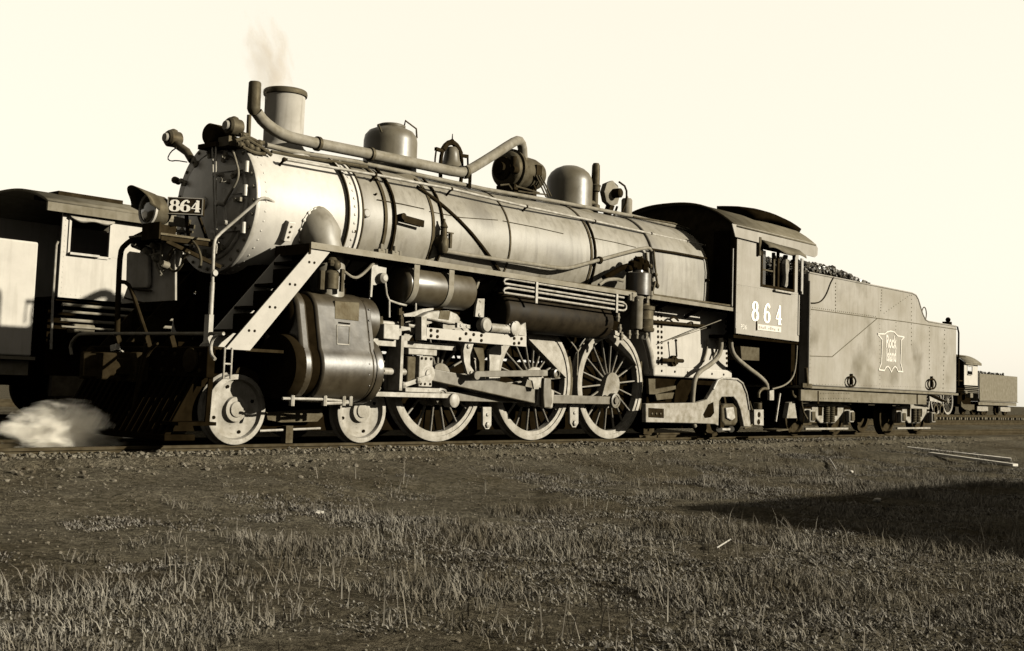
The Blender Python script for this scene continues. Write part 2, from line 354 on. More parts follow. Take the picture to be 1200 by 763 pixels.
# boiler bands
for xx,w in((-3.36,.05),(-2.44,.05),(-.77,.03),(1.21,.05)):
    r=Rb(xx)+.006; bd=MB().lathe((xx-w/2,0,AZ),(1,0,0),[(0,r-.02),(0,r+.008),(w,r+.008),(w,r-.02)],64,caps=False).build('boiler_band','band',LO)
# smokebox front: bolted ring, dished door
fr=MB().lathe((-5.50,0,AZ),(1,0,0),[(.045,.890),(.0,.893),(-.012,.885),(-.02,.70),(0,.695)],64,caps=False).build('smokebox_front_ring','front',LO)
m=MB()
for i in range(30): a=2*PI*i/30; m.bolt(ringpt(-5.512,.835,a),NX,.024,.03)
m.build('bolt_ring','pipe',fr,kind='stuff')
m=MB()
for i in range(44): a=2*PI*i/44; m.bolt(ringpt(-5.36,.88,a),ringpt(0,1,a)-Vector((0,0,AZ)),.014)
m.build('rivet_row','smokebox',fr,kind='stuff')
door=MB().lathe((-5.50,0,AZ),(-1,0,0),[(0,.69),(.05,.685),(.085,.66),(.11,.55),(.155,.35),(.18,.16),(.19,.0)],48).build('smokebox_door','front',LO)
for za in(-.35,.12,.42):
    h=MB(); y0=-.73; h.bar((-5.60,y0,AZ+za),(-5.64,-.12,AZ+za),.02,.075); h.cyl((-5.58,y0,AZ+za-.07),(-5.58,y0,AZ+za+.07),.032,n=12); h.build('hinge_strap','front',door)
for a in np.linspace(0,2*PI,13)[:-1]:
    c=ringpt(-5.56,.66,a); d=MB(); d.cyl(c,c+Vector((-.07,0,0)),.03,n=8); d.cyl(c+Vector((-.07,0,0)),c+Vector((-.12,0,0)),.016,n=8)
    n_=(ringpt(0,1,a)-Vector((0,0,AZ))); d.obox(c+Vector((-.075,0,0)),n_,Vector((1,0,0)),n_.cross(Vector((1,0,0))),.07,.016,.026); d.build('door_clamp','pipe',door)
MB().lathe((-5.525,0,AZ),(-1,0,0),[(-.02,.735),(.02,.735),(.035,.72),(.035,.70),(.02,.685),(-.02,.685)],56,caps=False).build('door_rim','front',door)
MB().lathe((-5.66,0,AZ),(-1,0,0),[(0,.09),(.05,.085),(.055,.05),(.12,.04)],18).build('door_boss','front',door)
for u,v,l in((263,206,.16),(270,213,.20),(266,240,.20),(271,262,.10),(261,277,.14)):
    q=X(u,v,-5.60); MB().lathe(q+Vector((.08,0,0)),(-1,0,0),[(0,.05),(.05,.05),(.09,.035),(.09+l*.6,.028),(.1+l*.6,.04),(.13+l*.6,.03),(.13+l*.6,0)],12).build('door_bolt','bright',door)
MB().tube([X(u,v,-5.66) for u,v in((273,177),(277,190),(280,202),(278,212),(271,224),(263,238))],.015,8,2).build('door_pipe','pipe',door)
MB().tube([X(u,v,-5.62) for u,v in((265,222),(265,258))],.03,8).tube([X(u,v,-5.60) for u,v in((240,219),(268,216))],.02,8).build('hinge_post','front',door)
# number board, headlight, bracket
for yy in(-.32,.32): MB().box(-6.48,-5.66,yy-.02,yy+.02,2.44,2.50).bar((-5.6,yy,2.2),(-6.4,yy,2.44),.04,.05).build('headlight_bracket','dark',LO,bevel=.006)
MB().box(-6.50,-5.75,-.36,.36,2.505,2.53).build('headlight_shelf','mid',LO)
MB().box(-6.53,-6.505,-.37,.02,2.45,2.66).build('shelf_plate','dark',LO,bevel=.005)
hc=Vector((-6.47,0,2.84)); k_=.80
HL=MB().lathe(hc,(1,0,0),[(0,.17),(0,.19),(.05,.195),(.18,.185),(.24,.15),(.29,.06),(.29,0)],36).build('headlight','mid',LO)
MB().lathe(hc+Vector((.004,0,0)),(-1,0,0),[(0,.168),(.025,.14),(.045,.08),(.05,0)],28,caps=False).build('lens','lens',HL)
MB().lathe(hc,(-1,0,0),[(-.02,.192),(.015,.202),(.025,.185),(.01,.166)],36,caps=False).build('lens_rim','front',HL)
v=MB(); vs=[]; n=24
for k,dx in enumerate((.04,-.26)):
    for i in range(n+1):
        a=R(-4+188*i/n); rr=.205 if k==0 else .215
        vs.append(hc+Vector((dx+(.15*abs(math.cos(a))**3 if k else 0),-rr*math.cos(a),rr*math.sin(a)+(.05 if k else 0))))
v.add(vs,[(i,i+1,n+2+i,n+1+i) for i in range(n)]); vo=v.build('visor','mid',HL); md=vo.modifiers.new('solid','SOLIDIFY'); md.thickness=.008
MB().box(-6.40,-6.12,-.09,.09,2.532,2.67).build('pedestal','dark',HL)
nb0=Vector((-.70,-.71,0)).normalized(); nbr=Vector((.71,-.70,0)).normalized(); nbc=X(217,241.5,-6.16)
NB=MB().obox(nbc+nb0*-.06,nbr,nb0,Vector((0,0,1)),.215,.06,.105).build('number_board','dark',LO,bevel=.006)
m=MB(); 
for s_ in(-1,1):
    m.obox(nbc+nbr*(.21*s_)+nb0*.004,nbr,nb0,Vector((0,0,1)),.006,.003,.105); m.obox(nbc+Vector((0,0,.1*s_))+nb0*.004,nbr,nb0,Vector((0,0,1)),.205,.003,.005)
m.build('board_edge','bright',NB)
for i,ch in enumerate('864'):
    m=MB(); digit(m,ch,nbc+nb0*.004+nbr*(-.185+.128*i)+Vector((0,0,-.072)),nbr*.19,Vector((0,0,.148)),.23); m.build('numeral','white',NB)
MB().bar(nbc-nb0*.1-Vector((0,0,.1)),Vector((-5.95,nbc.y+.2,2.53)),.04,.04).bar(nbc-nb0*.1+nbr*.15-Vector((0,0,.1)),Vector((-5.75,nbc.y+.1,2.53)),.03,.03).build('board_bracket','dark',NB)
# small fittings between shelf and deck: air fittings, hoses, sloped shield and flat reservoir
sh=MB(); c=[X(168,284,-6.15),X(205,284,-6.15),X(205,352,-6.15),X(142,356,-6.15)]; sh.prism(c,(.03,0,0)); SH=sh.build('air_pump_shield','sheet',LO,bevel=.005)
r_=MB(); pc=[(153,298),(156,295),(176,298),(178,302),(178,334),(176,338),(156,338),(152,334)]; r_.prism([X(u,v,-6.17) for u,v in pc],(-.06,0,0)); r_.build('cover','sheet',SH,bevel=.015)
r_=MB(); r_.tube([X(u,v,-6.2) for u,v in((152,298),(151,320),(152,336),(158,340),(178,341))],.011,8,1); r_.tube([X(u,v,-6.2) for u,v in((146,349),(170,356))],.012); r_.build('shield_bead','dark',SH)
m=MB()
for u,v,r in((170,292,.05),(178,296,.06),(186,290,.05),(163,290,.04),(188,305,.05),(197,312,.06)):
    q=X(u,v,-6.2); m.cyl(q,q+Vector((-.09,0,.02)),r*.8,n=10); m.sph(q+Vector((-.09,0,.02)),r*.75,8)
for pts in (((165,288),(175,300),(190,296)),((180,285),(182,310),(189,322)),((190,284),(188,310),(192,318))): m.tube([X(u,v,-6.24) for u,v in pts],.018,8,1)
m.build('air_fittings','pipe',LO)
m=MB(); m.prism([X(u,v,-6.1) for u,v in((196,296),(206,286),(215,294),(211,312),(204,318))],(-.02,0,0)); m.build('bracket_plate','sheet',LO)
for pts in (((207,288),(199,295),(196,305),(198,315),(205,319),(212,313),(217,300),(222,296)),((226,283),(232,290),(236,303),(235,311)),((198,284),(205,290),(200,300),(197,306))):
    MB().tube([X(u,v,-6.2) for u,v in pts],.016,8,2).build('air_hose','mid',LO)
MB().bar(X(228,266,-6.0),X(198,262,-6.0),.02,.05).bar(X(226,272,-6.0),X(200,270,-6.0),.02,.03).bar(X(205,258,-6),X(222,262,-6),.04,.1).build('bracket_bar','mid',LO)
# handrails at the front
MB().tube([X(249,171,-5.74),X(250,225,-5.74),X(251,268,-5.74),X(254,290,-5.74),X(253,297,-5.74)],.011,8).tube([X(253,171,-5.74),X(253,225,-5.74),X(254,268,-5.74),X(256,285,-5.74)],.011,8).build('bell_cord_pipe','bright',LO)
pr=[Y(321,237,-.86),Y(312,232,-.90),Y(304,233,-.93),X(297,240,-5.56),X(275,259,-5.75),X(254,277,-5.95),X(251,284,-6.0),X(250,300,-6.04),X(249,333,-6.09)]
hr=MB().tube(pr,.02,10,1).tube([X(249,331,-6.09),X(246,384,-6.17)],.028,10).build('front_handrail','bright',LO)
MB().lathe(X(251,320,-6.07)-Vector((0,.03,0)),(0,1,0),[(0,.035),(.02,.045),(.04,.035)],12).build('rail_stanchion','bright',hr)
MB().tube([X(188,268,-6.35),X(163,275,-6.38),X(145,288,-6.4),X(141,296,-6.4),X(139,330,-6.42),X(137,400,-6.45)],.034,10,1).build('front_handrail','dark',LO)
MB().tube([X(139,330,-6.41),X(149,331,-6.41),X(155,342,-6.4),X(163,367,-6.4),X(175,402,-6.4)],.026,8,1).build('handrail_brace','dark',LO)
# marker lamps on top of the smokebox
def lamp(c,dirn,r,name):
    d=Vector(dirn).normalized(); k=MB(); k.lathe(Vector(c)-d*r*.9,d,[(0,r*.75),(.15*r,r*.95),(1.5*r,r),(1.75*r,r*.8),(1.8*r,0)],20); k.lathe(Vector(c)+Vector((0,0,r*.7)),(0,0,1),[(0,r*.6),(.35*r,r*.45),(.5*r,r*.15),(.52*r,0)],14)
    o=k.build(name,'mid',LO); q=Vector((d.y,-d.x,0)); l=MB()
    l.lathe(Vector(c)+q*r*.9,q,[(0,r*.55),(.25*r,r*.5),(.3*r,0)],16); l.lathe(Vector(c)+d*r*.95,d,[(0,r*.6),(.25*r,r*.5),(.3*r,0)],16); l.build('lamp_lens','sheet',o); return o
c=Y(274,149,-.45); lamp(c,(-1,0,0),.115,'marker_lamp'); m=MB(); m.bar(c-Vector((0,0,.08)),c-Vector((-.12,-.1,.30)),.05,.06); m.box(c.x-.12,c.x+.2,c.y-.08,c.y+.15,c.z-.26,c.z-.14); m.build('lamp_bracket','mid',LO)
c2=Y(254,159,-.12); MB().lathe(c2+Vector((-.14,0,0)),(1,0,0),[(0,.12),(.02,.14),(.3,.14),(.34,.1),(.34,0)],22).box(c2.x-.14,c2.x+.16,c2.y-.2,c2.y+.2,c2.z-.18,c2.z-.12).build('top_lamp','dark',LO)
c3=X(203,163,-5.55); lamp(c3,(-1,0,0),.115,'marker_lamp'); MB().tube([c3+Vector((0,-.08,-.08)),X(219,178,-5.52),X(225,188,-5.5)],.055,10).build('lamp_bracket','mid',LO)
MB().tube([X(u,v,-5.6) for u,v in((207,173),(200,178),(196,186),(200,189),(207,188),(219,190))],.009,6,1).build('lamp_wire','mid',LO)
MB().cyl(X(206,211,-5.45),X(209,213,-5.35),.045,n=12).sph(X(205,211,-5.45),.05,10).build('clean_out_plug','mid',LO)
# clutter of valves behind the marker lamp, right shoulder
m=MB()
for u,v,r in((288,166,.06),(293,172,.055),(300,175,.06),(285,159,.05),(304,168,.05),(297,180,.045),(309,178,.05),(282,170,.05)):
    q=Y(u,v,-.62); m.sph(q,r,10); m.cyl(q-Vector((r,0,0)),q+Vector((r*1.3,0,.02)),r*.6,n=8)
for pts in (((286,160),(298,168),(308,174),(318,182)),((284,172),(297,179),(310,181)),((276,165),(290,160),(300,165))): m.tube([Y(u,v,-.66) for u,v in pts],.024,8,1)
m.build('shoulder_valves','mid',LO)
# ---- chimney
sk=Y(331,180,0); SX=sk.x
st=MB().lathe((SX,0,3.80),(0,0,1),[(0,.46),(.06,.44),(.10,.36),(.16,.285),(.22,.268),(.88,.272)],40,caps=False).build('chimney','stack',LO)
MB().lathe((SX,0,4.68),(0,0,1),[(-.01,.272),(-.005,.295),(.03,.30),(.06,.295),(.07,.285),(.07,.245),(-.4,.235)],40,caps=False).build('rim','mid',st)
MB().lathe((SX,0,4.58),(0,0,1),[(0,.0),(.001,.231)],30,caps=False).build('flue','black',st)
# ---- sand dome
dx=Y(457,185,0).x
sd=MB().lathe((dx,0,3.78),(0,0,1),[(0,.50),(.05,.47),(.12,.415),(.2,.40),(.62,.40),(.70,.385),(.77,.33),(.82,.22),(.835,.20)],44,caps=False).build('sand_dome','dome',LO)
MB().lathe((dx,0,4.612),(0,0,1),[(0,.21),(.03,.215),(.05,.17),(.055,0)],30).build('lid','dome',sd)
m=MB(); m.tube([(dx+.16,-.1,4.62),(dx+.17,-.12,4.74),(dx+.40,-.12,4.66),(dx+.42,-.12,4.52)],.014,8); m.tube([(dx-.34,-.16,4.50),(dx-.42,-.18,4.56),(dx-.36,-.19,4.46)],.014,8); m.build('grab_handle','mid',sd)
# ---- bell
bx=Y(529,190,-.05).x; bc=Vector((bx,-.05,4.20))
BL=MB().lathe(bc,(0,0,1),[(0,.185),(.015,.19),(.05,.165),(.12,.135),(.22,.118),(.29,.105),(.335,.07),(.35,.0)],30).build('bell','dome',LO)
m=MB()
for s_ in(-1,1):
    m.tube([bc+Vector((s_*.22,0,-.24)),bc+Vector((s_*.245,0,.0)),bc+Vector((s_*.22,0,.22)),bc+Vector((s_*.17,0,.27))],.030,8,1); m.bar(bc+Vector((s_*.2,0,.24)),bc+Vector((s_*.36,0,.25)),.05,.05)
m.tube([bc+Vector((-.2,0,.26)),bc+Vector((-.12,0,.37)),bc+Vector((0,0,.42)),bc+Vector((.12,0,.37)),bc+Vector((.2,0,.26))],.045,8,1); m.cyl(bc+Vector((0,0,.4)),bc+Vector((0,0,.55)),.015,.006,n=8); m.sph(bc+Vector((0,0,.43)),.04,10)
m.tube([bc+Vector((.36,0,.27)),bc+Vector((.38,0,.05)),bc+Vector((.40,0,-.1))],.016,6); m.tube([bc+Vector((-.34,0,.26)),bc+Vector((-.36,0,.1)),bc+Vector((-.36,0,-.12))],.014,6)
m.box(bx-.27,bx+.27,-.2,.1,3.88,3.97); m.build('bell_yoke','dark',BL)
# ---- long exhaust pipe over the boiler with its upright muffler
pts=[Y(301,132,-.50),Y(309,143,-.5),Y(325,155,-.5),Y(345,163,-.5),Y(430,180,-.5),Y(500,194,-.5),Y(537,202.5,-.5),Y(547,201,-.5),Y(575,184,-.45),Y(600,167.5,-.42),Y(608,164,-.38),Y(612,170,-.34),Y(613,187,-.30)]
EP=MB().tube(pts,.078,16,1).build('exhaust_pipe','pipe',LO)
for (u,v) in((434,181),(545,202),(372,168.5)):
    q=Y(u,v,-.5); MB().lathe(q-Vector((.02,0,0)),(1,0,0),[(0,.08),(0,.10),(.045,.10),(.045,.08)],20,caps=False).build('pipe_collar','mid',EP)
MB().lathe(Y(613,186,-.3),(0,0,-1),[(0,.095),(.06,.1),(.12,.09)],16).build('pipe_elbow','mid',EP)
q=Y(552,218,-.5); MB().bar(Vector((q.x,-.47,3.84)),Vector((q.x-.03,-.5,4.12)),.05,.05).build('pipe_support','dark',EP)
q=Y(298,114,-.5); MB().lathe(q-Vector((0,0,.235)),(0,0,1),[(0,.04),(.03,.065),(.08,.085),(.42,.080),(.435,.07),(.435,.04),(.3,.03)],20).build('exhaust_muffler','mid',EP)
MB().cyl(Y(291,160,-.52),Y(292,135,-.5),.03,n=10).build('muffler_post','mid',EP)
# ---- big drum (exhaust-steam set) behind the bell
dc=Y(592,198,-.12); m=MB()
DR=m.lathe(dc,(1,0,0),[(-.06,.0),(-.06,.22),(0,.30),(.02,.31),(.10,.31),(.10,.35),(.16,.35),(.16,.31),(.22,.28),(.62,.27),(.78,.23),(.86,.12),(.87,0)],40).build('turbine_drum','mid',LO)
m=MB(); m.lathe(dc+Vector((-.06,0,0)),(-1,0,0),[(0,.2),(.03,.19),(.06,.12),(.10,.1),(.12,.0)],26); m.cyl(dc+Vector((-.02,-.2,.0)),dc+Vector((-.02,-.2,.18)),.055,n=10); m.cyl(dc+Vector((.0,-.26,-.05)),dc+Vector((-.12,-.26,-.05)),.06,n=10); m.build('drum_cover','dark',DR)
MB().box(dc.x+.02,dc.x+.10,dc.y-.2,dc.y+.2,3.86,dc.z-.26).build('drum_stand','dark',DR); MB().box(dc.x+.5,dc.x+.58,dc.y-.2,dc.y+.2,3.86,dc.z-.2).build('drum_stand','dark',DR); MB().box(dc.x+.46,dc.x+.60,dc.y-.29,dc.y-.1,dc.z-.12,dc.z+.12).build('drum_box','dark',DR)
m=MB()
for pts in (((604,218),(618,222),(632,226)),((607,224),(620,226),(640,228)),((628,205),(634,218),(640,231)),((631,205),(637,217),(643,231)),((634,206),(640,218),(646,230)),((600,222),(596,216),(586,217))): m.tube([Y(u,v,-.42) for u,v in pts],.014,6)
m.build('drum_pipes','mid',DR)
# ---- steam dome, safety valve, generator, small pot
dx=Y(667,235,0).x
MB().lathe((dx,0,3.84),(0,0,1),[(0,.50),(.05,.46),(.12,.415),(.18,.405),(.60,.405),(.68,.39),(.77,.34),(.84,.26),(.89,.15),(.905,0)],44).build('steam_dome','dome',LO)
q=Y(697,245,-.3); VZ=q
m=MB(); m.lathe((q.x,-.3,3.80),(0,0,1),[(0,.06),(.18,.06),(.2,.09),(.27,.09),(.29,.055),(.50,.055),(.52,.085),(.58,.085),(.62,.10),(.64,.075),(.78,.075),(.98,.07),(1.02,.05),(1.03,0)],18); m.cyl((q.x-.16,-.3,4.10),(q.x+.02,-.3,4.10),.045,n=10); m.build('safety_valve','mid',LO)
q=Y(716,227,-.3); GN=MB().lathe(q,(0,-1,.0),[(-.08,.0),(-.08,.225),(-.02,.235),(.03,.235),(.05,.19),(.07,.0)],8).build('turbo_generator','pipe',LO)
dd=Vector((0.1,-1,0)).normalized(); m=MB(); m.lathe(q+dd*.06,dd,[(0,.085),(.14,.085),(.16,.06),(.16,0)],14); m.build('generator_hub','dark',GN)
m=MB(); m.tube([q+Vector((.10,-.1,.22)),q+Vector((.3,-.12,.15)),q+Vector((.32,-.12,-.1)),q+Vector((.22,-.1,-.3))],.018,8,1); m.bar(q+Vector((0,0,-.2)),Vector((q.x,-.2,3.9)),.12,.1,(0,1,0)); m.bar(q+Vector((.2,0,-.2)),Vector((q.x+.2,-.2,3.9)),.03,.03,(0,1,0)); m.build('generator_stand','dark',GN)
q=Y(734,258,-.25); MB().lathe((q.x,-.25,3.85),(0,0,1),[(0,.10),(.46,.10),(.49,.08),(.49,.03),(.53,.025),(.53,0)],20).build('steam_pot','pipe',LO)
# ---- pipes and handrail along the boiler side
MB().tube([Y(u,v,-.42) for u,v in((312,170),(340,177),(420,190),(480,203),(569,222),(661,238),(740,253),(818,272))],.034,10).build('upper_pipe','pipe',LO)
MB().lathe(Y(815,271,-.42),(1,0,0),[(0,.055),(.12,.055)],12).build('pipe_union','mid',LO)
MB().tube([Y(u,v,-.52) for u,v in((318,178),(345,183),(380,188),(430,196))],.026,8).build('upper_pipe','mid',LO)
MB().tube([Y(u,v,-.45) for u,v in((742,254),(790,262),(812,271))],.018,8).build('upper_pipe','mid',LO)
HRp=[(336,187),(384,195.5),(443,205.5),(485,213.5),(530,221.7),(619,242.7),(691,258),(761,273.5),(832,289)]
HP=MB().tube([Y(u,v,-.80) for u,v in HRp],.021,10).build('handrail','bright',LO)
for u in(333,440,529,617,697,763,805,824):
    v=float(np.interp(u,[a for a,b in HRp],[b for a,b in HRp])); q=Y(u,v,-.8); r=Rb(q.x); n_=Vector((0,q.y,q.z-AZ)).normalized()
    MB().cyl(q+n_*.01,Vector((q.x,0,AZ))+n_*(r-.01),.017,n=8).sph(q,.032,10).build('rail_stanchion','dark',HP)
m=MB()   # bands of dark piping
m.tube([Vector((Y(u,v,-.9).x,*(Vector((0,-math.cos(a),math.sin(a)))*(Rb(Y(u,v,-.9).x)+.03)+Vector((0,0,AZ))).yz)) for (u,v),a in zip(((500,222),(520,240),(545,262),(570,284),(590,301)),(R(42),R(27),R(8),R(-12),R(-28)))],.024,8,1); m.build('sand_pipe','dark',LO)
m=MB(); a0=[R(60),R(40),R(20),R(0),R(-20),R(-33)]; m.tube([ringpt(-3.20,Rb(-3.2)+.03,a) for a in a0],.024,8,1); m.build('sand_pipe','dark',LO)
m=MB(); m.tube([ringpt(-2.26,Rb(-2.26)+.03,a) for a in a0],.02,8,1); m.build('sand_pipe','dark',LO)
m=MB(); m.tube([ringpt(1.30,Rb(1.3)+.03,a) for a in a0[1:]],.02,8,1); m.build('sand_pipe','dark',LO)
def onshell(u,v):                       # pixel -> point of the boiler shell
    d=ray(u,v); t0=None
    for k in range(400):
        t_=14+k*.04; q=CAM+d*t_; 
        if math.hypot(q.y,q.z-AZ)<=Rb(q.x):
            lo_,hi_=t_-.04,t_
            for _ in range(14):
                mi=(lo_+hi_)/2; q=CAM+d*mi
                if math.hypot(q.y,q.z-AZ)<=Rb(q.x): hi_=mi
                else: lo_=mi
            return q
    return CAM+d*18
def seamline(pts):
    P=[onshell(u,v) for u,v in pts]; return MB().tube([q+Vector((0,q.y,q.z-AZ)).normalized()*.002 for q in P],.007,6)
def outn(q): return Vector((0,q.y,q.z-AZ)).normalized()
for u,v,r in((429,250,.06),(415,271,.02),(424,242,.012),(440,228,.015)):
    q=onshell(u,v); MB().lathe(q,outn(q),[(-.02,r),(.02,r),(.03,r*.8),(.03,0)],18).build('washout_plug','band' if r<.05 else 'boiler',LO)
q1=onshell(468,255);q2=onshell(494,262); n_=outn(q1)
MB().bar(q1+n_*.03,q2+n_*.03,.05,.075).bar(q1+n_*.09-Vector((0,0,.06)),q2+n_*.09-Vector((.05,0,.06)),.03,.03).cyl(q1,q1+n_*.1,.05,n=10).build('side_step','dark',LO)
q=onshell(514,283); n_=outn(q); m=MB(); m.lathe(q-n_*.02,n_,[(0,.10),(.06,.10),(.10,.07),(.16,.07)],16); m.lathe(q+n_*.10-Vector((0,0,.16)),(0,0,1),[(0,.05),(.05,.075),(.2,.075),(.24,.05),(.36,.045),(.38,.06),(.46,.02),(.5,.018),(.5,0)],14); m.build('check_valve','mid',LO)
q=onshell(523,282)+n_*.08; m=MB(); m.cyl(q-Vector((0,0,.1)),q+Vector((0,0,.12)),.03,n=8); m.bar(q+Vector((-.06,0,.12)),q+Vector((.06,0,.12)),.02,.02); m.build('valve_wheel','mid',LO)
for k_,pts in enumerate((((442,234),(470,239),(497,245)),((503,248),(540,255),(583,258)),((589,259),(630,267),(660,274)),((690,278),(720,284),(745,290)))): seamline(pts).build('jacket_seam','band',LO)
FP=[Y(u,v,y) for (u,v),y in zip(((519,294),(560,301),(620,309),(655,314.5),(668,314),(690,308),(730,297),(757,290),(763,292),(763,302),(765,340)),(-.93,-.95,-1.0,-1.05,-1.06,-1.06,-1.06,-1.06,-1.06,-1.06,-1.06))]
FD=MB().tube(FP,.032,10,1).build('feed_pipe','pipe',LO)
for i,(u,v) in enumerate(((702,305),(517,293.5))):
    q=Y(u,v,-1.05 if i==0 else -.93); MB().lathe(q-Vector((.03,0,0)),(1,0,0),[(0,.05),(.02,.065),(.06,.065),(.08,.05)],14).build('pipe_union','dark',FD)
MB().tube([Y(u,v,-1.02) for u,v in((763,292),(790,296),(828,303))],.02,8).build('feed_pipe','dark',LO)
m=MB(); 
for pts in(((757,296),(759,315),(762,335)),((766,294),(768,318),(771,338)),((768,330),(764,345),(770,350)),((752,300),(754,316),(757,325))): m.tube([Y(u,v,-1.12) for u,v in pts],.02,8,1)
for u,v in((762,312),(768,322),(760,330),(770,335)): m.sph(Y(u,v,-1.12),.045,8)
m.build('valve_cluster','mid',LO)
# washout / steam-pipe casing on the smokebox
q=onshell(336,270); n_=outn(q); m=MB(); m.obox(q+n_*.03,Vector((1,0,0)),n_,Vector((0,n_.z,-n_.y)),.055,.04,.13); SB=m.build('smokebox_bracket','smokebox',LO,bevel=.008)
m=MB(); [m.bolt(q+n_*.07+Vector((0,n_.z,-n_.y))*d_,n_,.018) for d_ in(-.07,.0,.07)]; m.build('bracket_bolts','band',SB,kind='stuff')
sp=MB(); sp.tube([(-4.50,-.55,2.95),(-4.48,-.80,2.80),(-4.44,-.98,2.45),(-4.42,-1.02,1.80)],[.30,.29,.24,.22,.22],22,2); SPo=sp.build('steam_pipe','boiler',LO)
m=MB(); rr=.36
for a in np.linspace(R(-20),R(200),12):
    q=onshell(*( (372+20*math.cos(a)*1.05), 281-36*math.sin(a)) ); m.bolt(q+outn(q)*.01,outn(q),.026)
m.build('flange_bolts','smokebox',SPo,kind='stuff')
m=MB(); P=[onshell(372+21*math.cos(a),281-38*math.sin(a))+Vector((0,-.012,0)) for a in np.linspace(R(-5),R(185),16)]; Q=[onshell(372+15*math.cos(a),281-27*math.sin(a))+Vector((0,-.03,0)) for a in np.linspace(R(-5),R(185),16)]
m.add(P+Q,[(i,i+1,17+i,16+i) for i in range(15)]); m.build('steam_pipe_flange','smokebox',SPo)
# ---- running boards
RBZ=2.49
for sy in(-1,1):
    y0=sy*1.44; b_=MB(); b_.box(-5.06,4.94,min(y0,sy*.70),max(y0,sy*.70),RBZ-.03,RBZ); RB=b_.build('running_board','mid',LO)
    e=MB(); e.prism([(x,y0-sy*.0-.012*(sy>0),z) for x,z in((-5.08,RBZ+.012),(4.94,RBZ-.045+.04),(4.94,RBZ-.085),(-5.08,RBZ-.095))],(0,.012*1,0)) if sy>0 else e.prism([(x,y0-.002,z) for x,z in((-5.08,RBZ+.03),(4.94,RBZ-.05),(4.94,RBZ-.115),(-5.08,RBZ-.05))],(0,-.014,0)); e.build('board_edge','board',RB)
    MB().box(-5.09,-5.065,min(y0,sy*.75),max(y0,sy*.75),RBZ-.12,RBZ+.012).build('board_end','dark',RB)
    for xx in np.arange(-3.9,4.8,1.15): MB().bar((xx,sy*.75,RBZ-.35),(xx,sy*1.38,RBZ-.05),.03,.06).build('board_bracket','dark',RB)
m=MB()
for u,v in((463,284),(447,282)): 
    q=Y(u,v,-1.1); m.box(q.x-.06,q.x+.06,-1.12,-1.02,RBZ,RBZ+.12); m.cyl((q.x,-1.1,RBZ+.1),(q.x,-1.1,RBZ+.19),.03,n=8); m.cyl((q.x+.09,-1.1,RBZ),(q.x+.09,-1.1,RBZ+.13),.025,n=8)
m.build('oil_cups','pipe',LO,kind='stuff')
# ---- front stairs both sides
def stair(sy):
    yo=sy*1.425; yi=sy*.86; T=Vector((-4.92,0,2.455)); B=Vector((-6.13,0,1.17)); w=.30
    rt=MB(); 
    def plate(mb,y,th):
        mb.prism([(T.x-.115,y,T.z),(T.x+.19,y,T.z),(B.x+.24,y,B.z-.03),(B.x-.10,y,B.z-.03)],(0,th,0))
    a=MB(); plate(a,yo,.018); so_=a.build('front_stair','stair' if sy<0 else 'dark',LO)  # far stair in a dark colour that stands for its shade
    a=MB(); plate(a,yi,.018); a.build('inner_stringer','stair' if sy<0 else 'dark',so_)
    bo=MB()
    for k in range(4):
        f=(k+.62)/4.3; c=T.lerp(B,f); t=MB(); t.box(c.x-.09,c.x+.20,min(yi,yo)+.02,max(yi,yo)-.004,c.z-.02,c.z+.012); t.box(c.x+.185,c.x+.2,min(yi,yo)+.02,max(yi,yo)-.004,c.z+.012,c.z+.22); t.build('tread','black',so_)
        for dx_ in(.02,.10): bo.bolt((c.x+dx_-.0,yo-(.0 if sy<0 else -.018),c.z),(0,sy,0),.018)
    bo.build('bolt_heads','dark',so_,kind='stuff')
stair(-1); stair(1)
# ---- pilot deck, beam, coupler, pilot
MB().box(-6.38,-5.35,-1.36,1.36,1.13,1.165).build('pilot_deck','dark',LO)
PB=MB().box(-6.47,-6.36,-1.42,1.42,.80,1.15).build('pilot_beam','black',LO,bevel=.012)
m=MB()
for y in np.arange(-1.3,1.35,.26): m.bolt((-6.474,y,.88),NX,.03); m.bolt((-6.474,y,1.07),NX,.03)
m.build('beam_bolts','dark',PB,kind='stuff')
for y in(-1.12,1.12): MB().lathe((-6.475,y,1.0),(-1,0,0),[(0,.14),(.03,.14),(.045,.10),(.03,.05),(.03,0)],20).build('buffer_plate','dark',PB)
cp=MB(); cp.box(-6.95,-6.45,-.12,.12,.80,1.0); cp.box(-7.10,-6.88,-.20,.05,.74,1.06); cp.lathe((-7.06,.12,.74),(0,0,1),[(0,.1),(.32,.1)],14); cp.bar((-7.0,-.16,.9),(-7.22,-.02,.9),.09,.28); cp.box(-6.66,-6.47,-.24,.24,.72,1.08); cp.build('coupler','dark',LO,bevel=.02)
UB=MB().tube([X(84,416,-6.42),X(82,404,-6.42),X(90,393,-6.46),X(99,391,-6.5),X(170,391,-6.5),X(262,391,-6.5)],.021,8,1).build('uncoupling_bar','pipe',LO)
MB().tube([X(262,391,-6.5),X(252,393,-6.5),X(247,402,-6.5),X(247,415,-6.5),X(252,421,-6.5)],.02,8,2).build('bar_handle','bright',UB)
m=MB(); m.box(-6.52,-6.46,-1.49,-1.40,1.19,1.52); m.build('flag_bracket','bright',UB)
for u in(137,171,200): q=X(u,391,-6.5); MB().bar(q,q+Vector((.06,0,-.16)),.03,.06).build('bar_hanger','dark',UB)
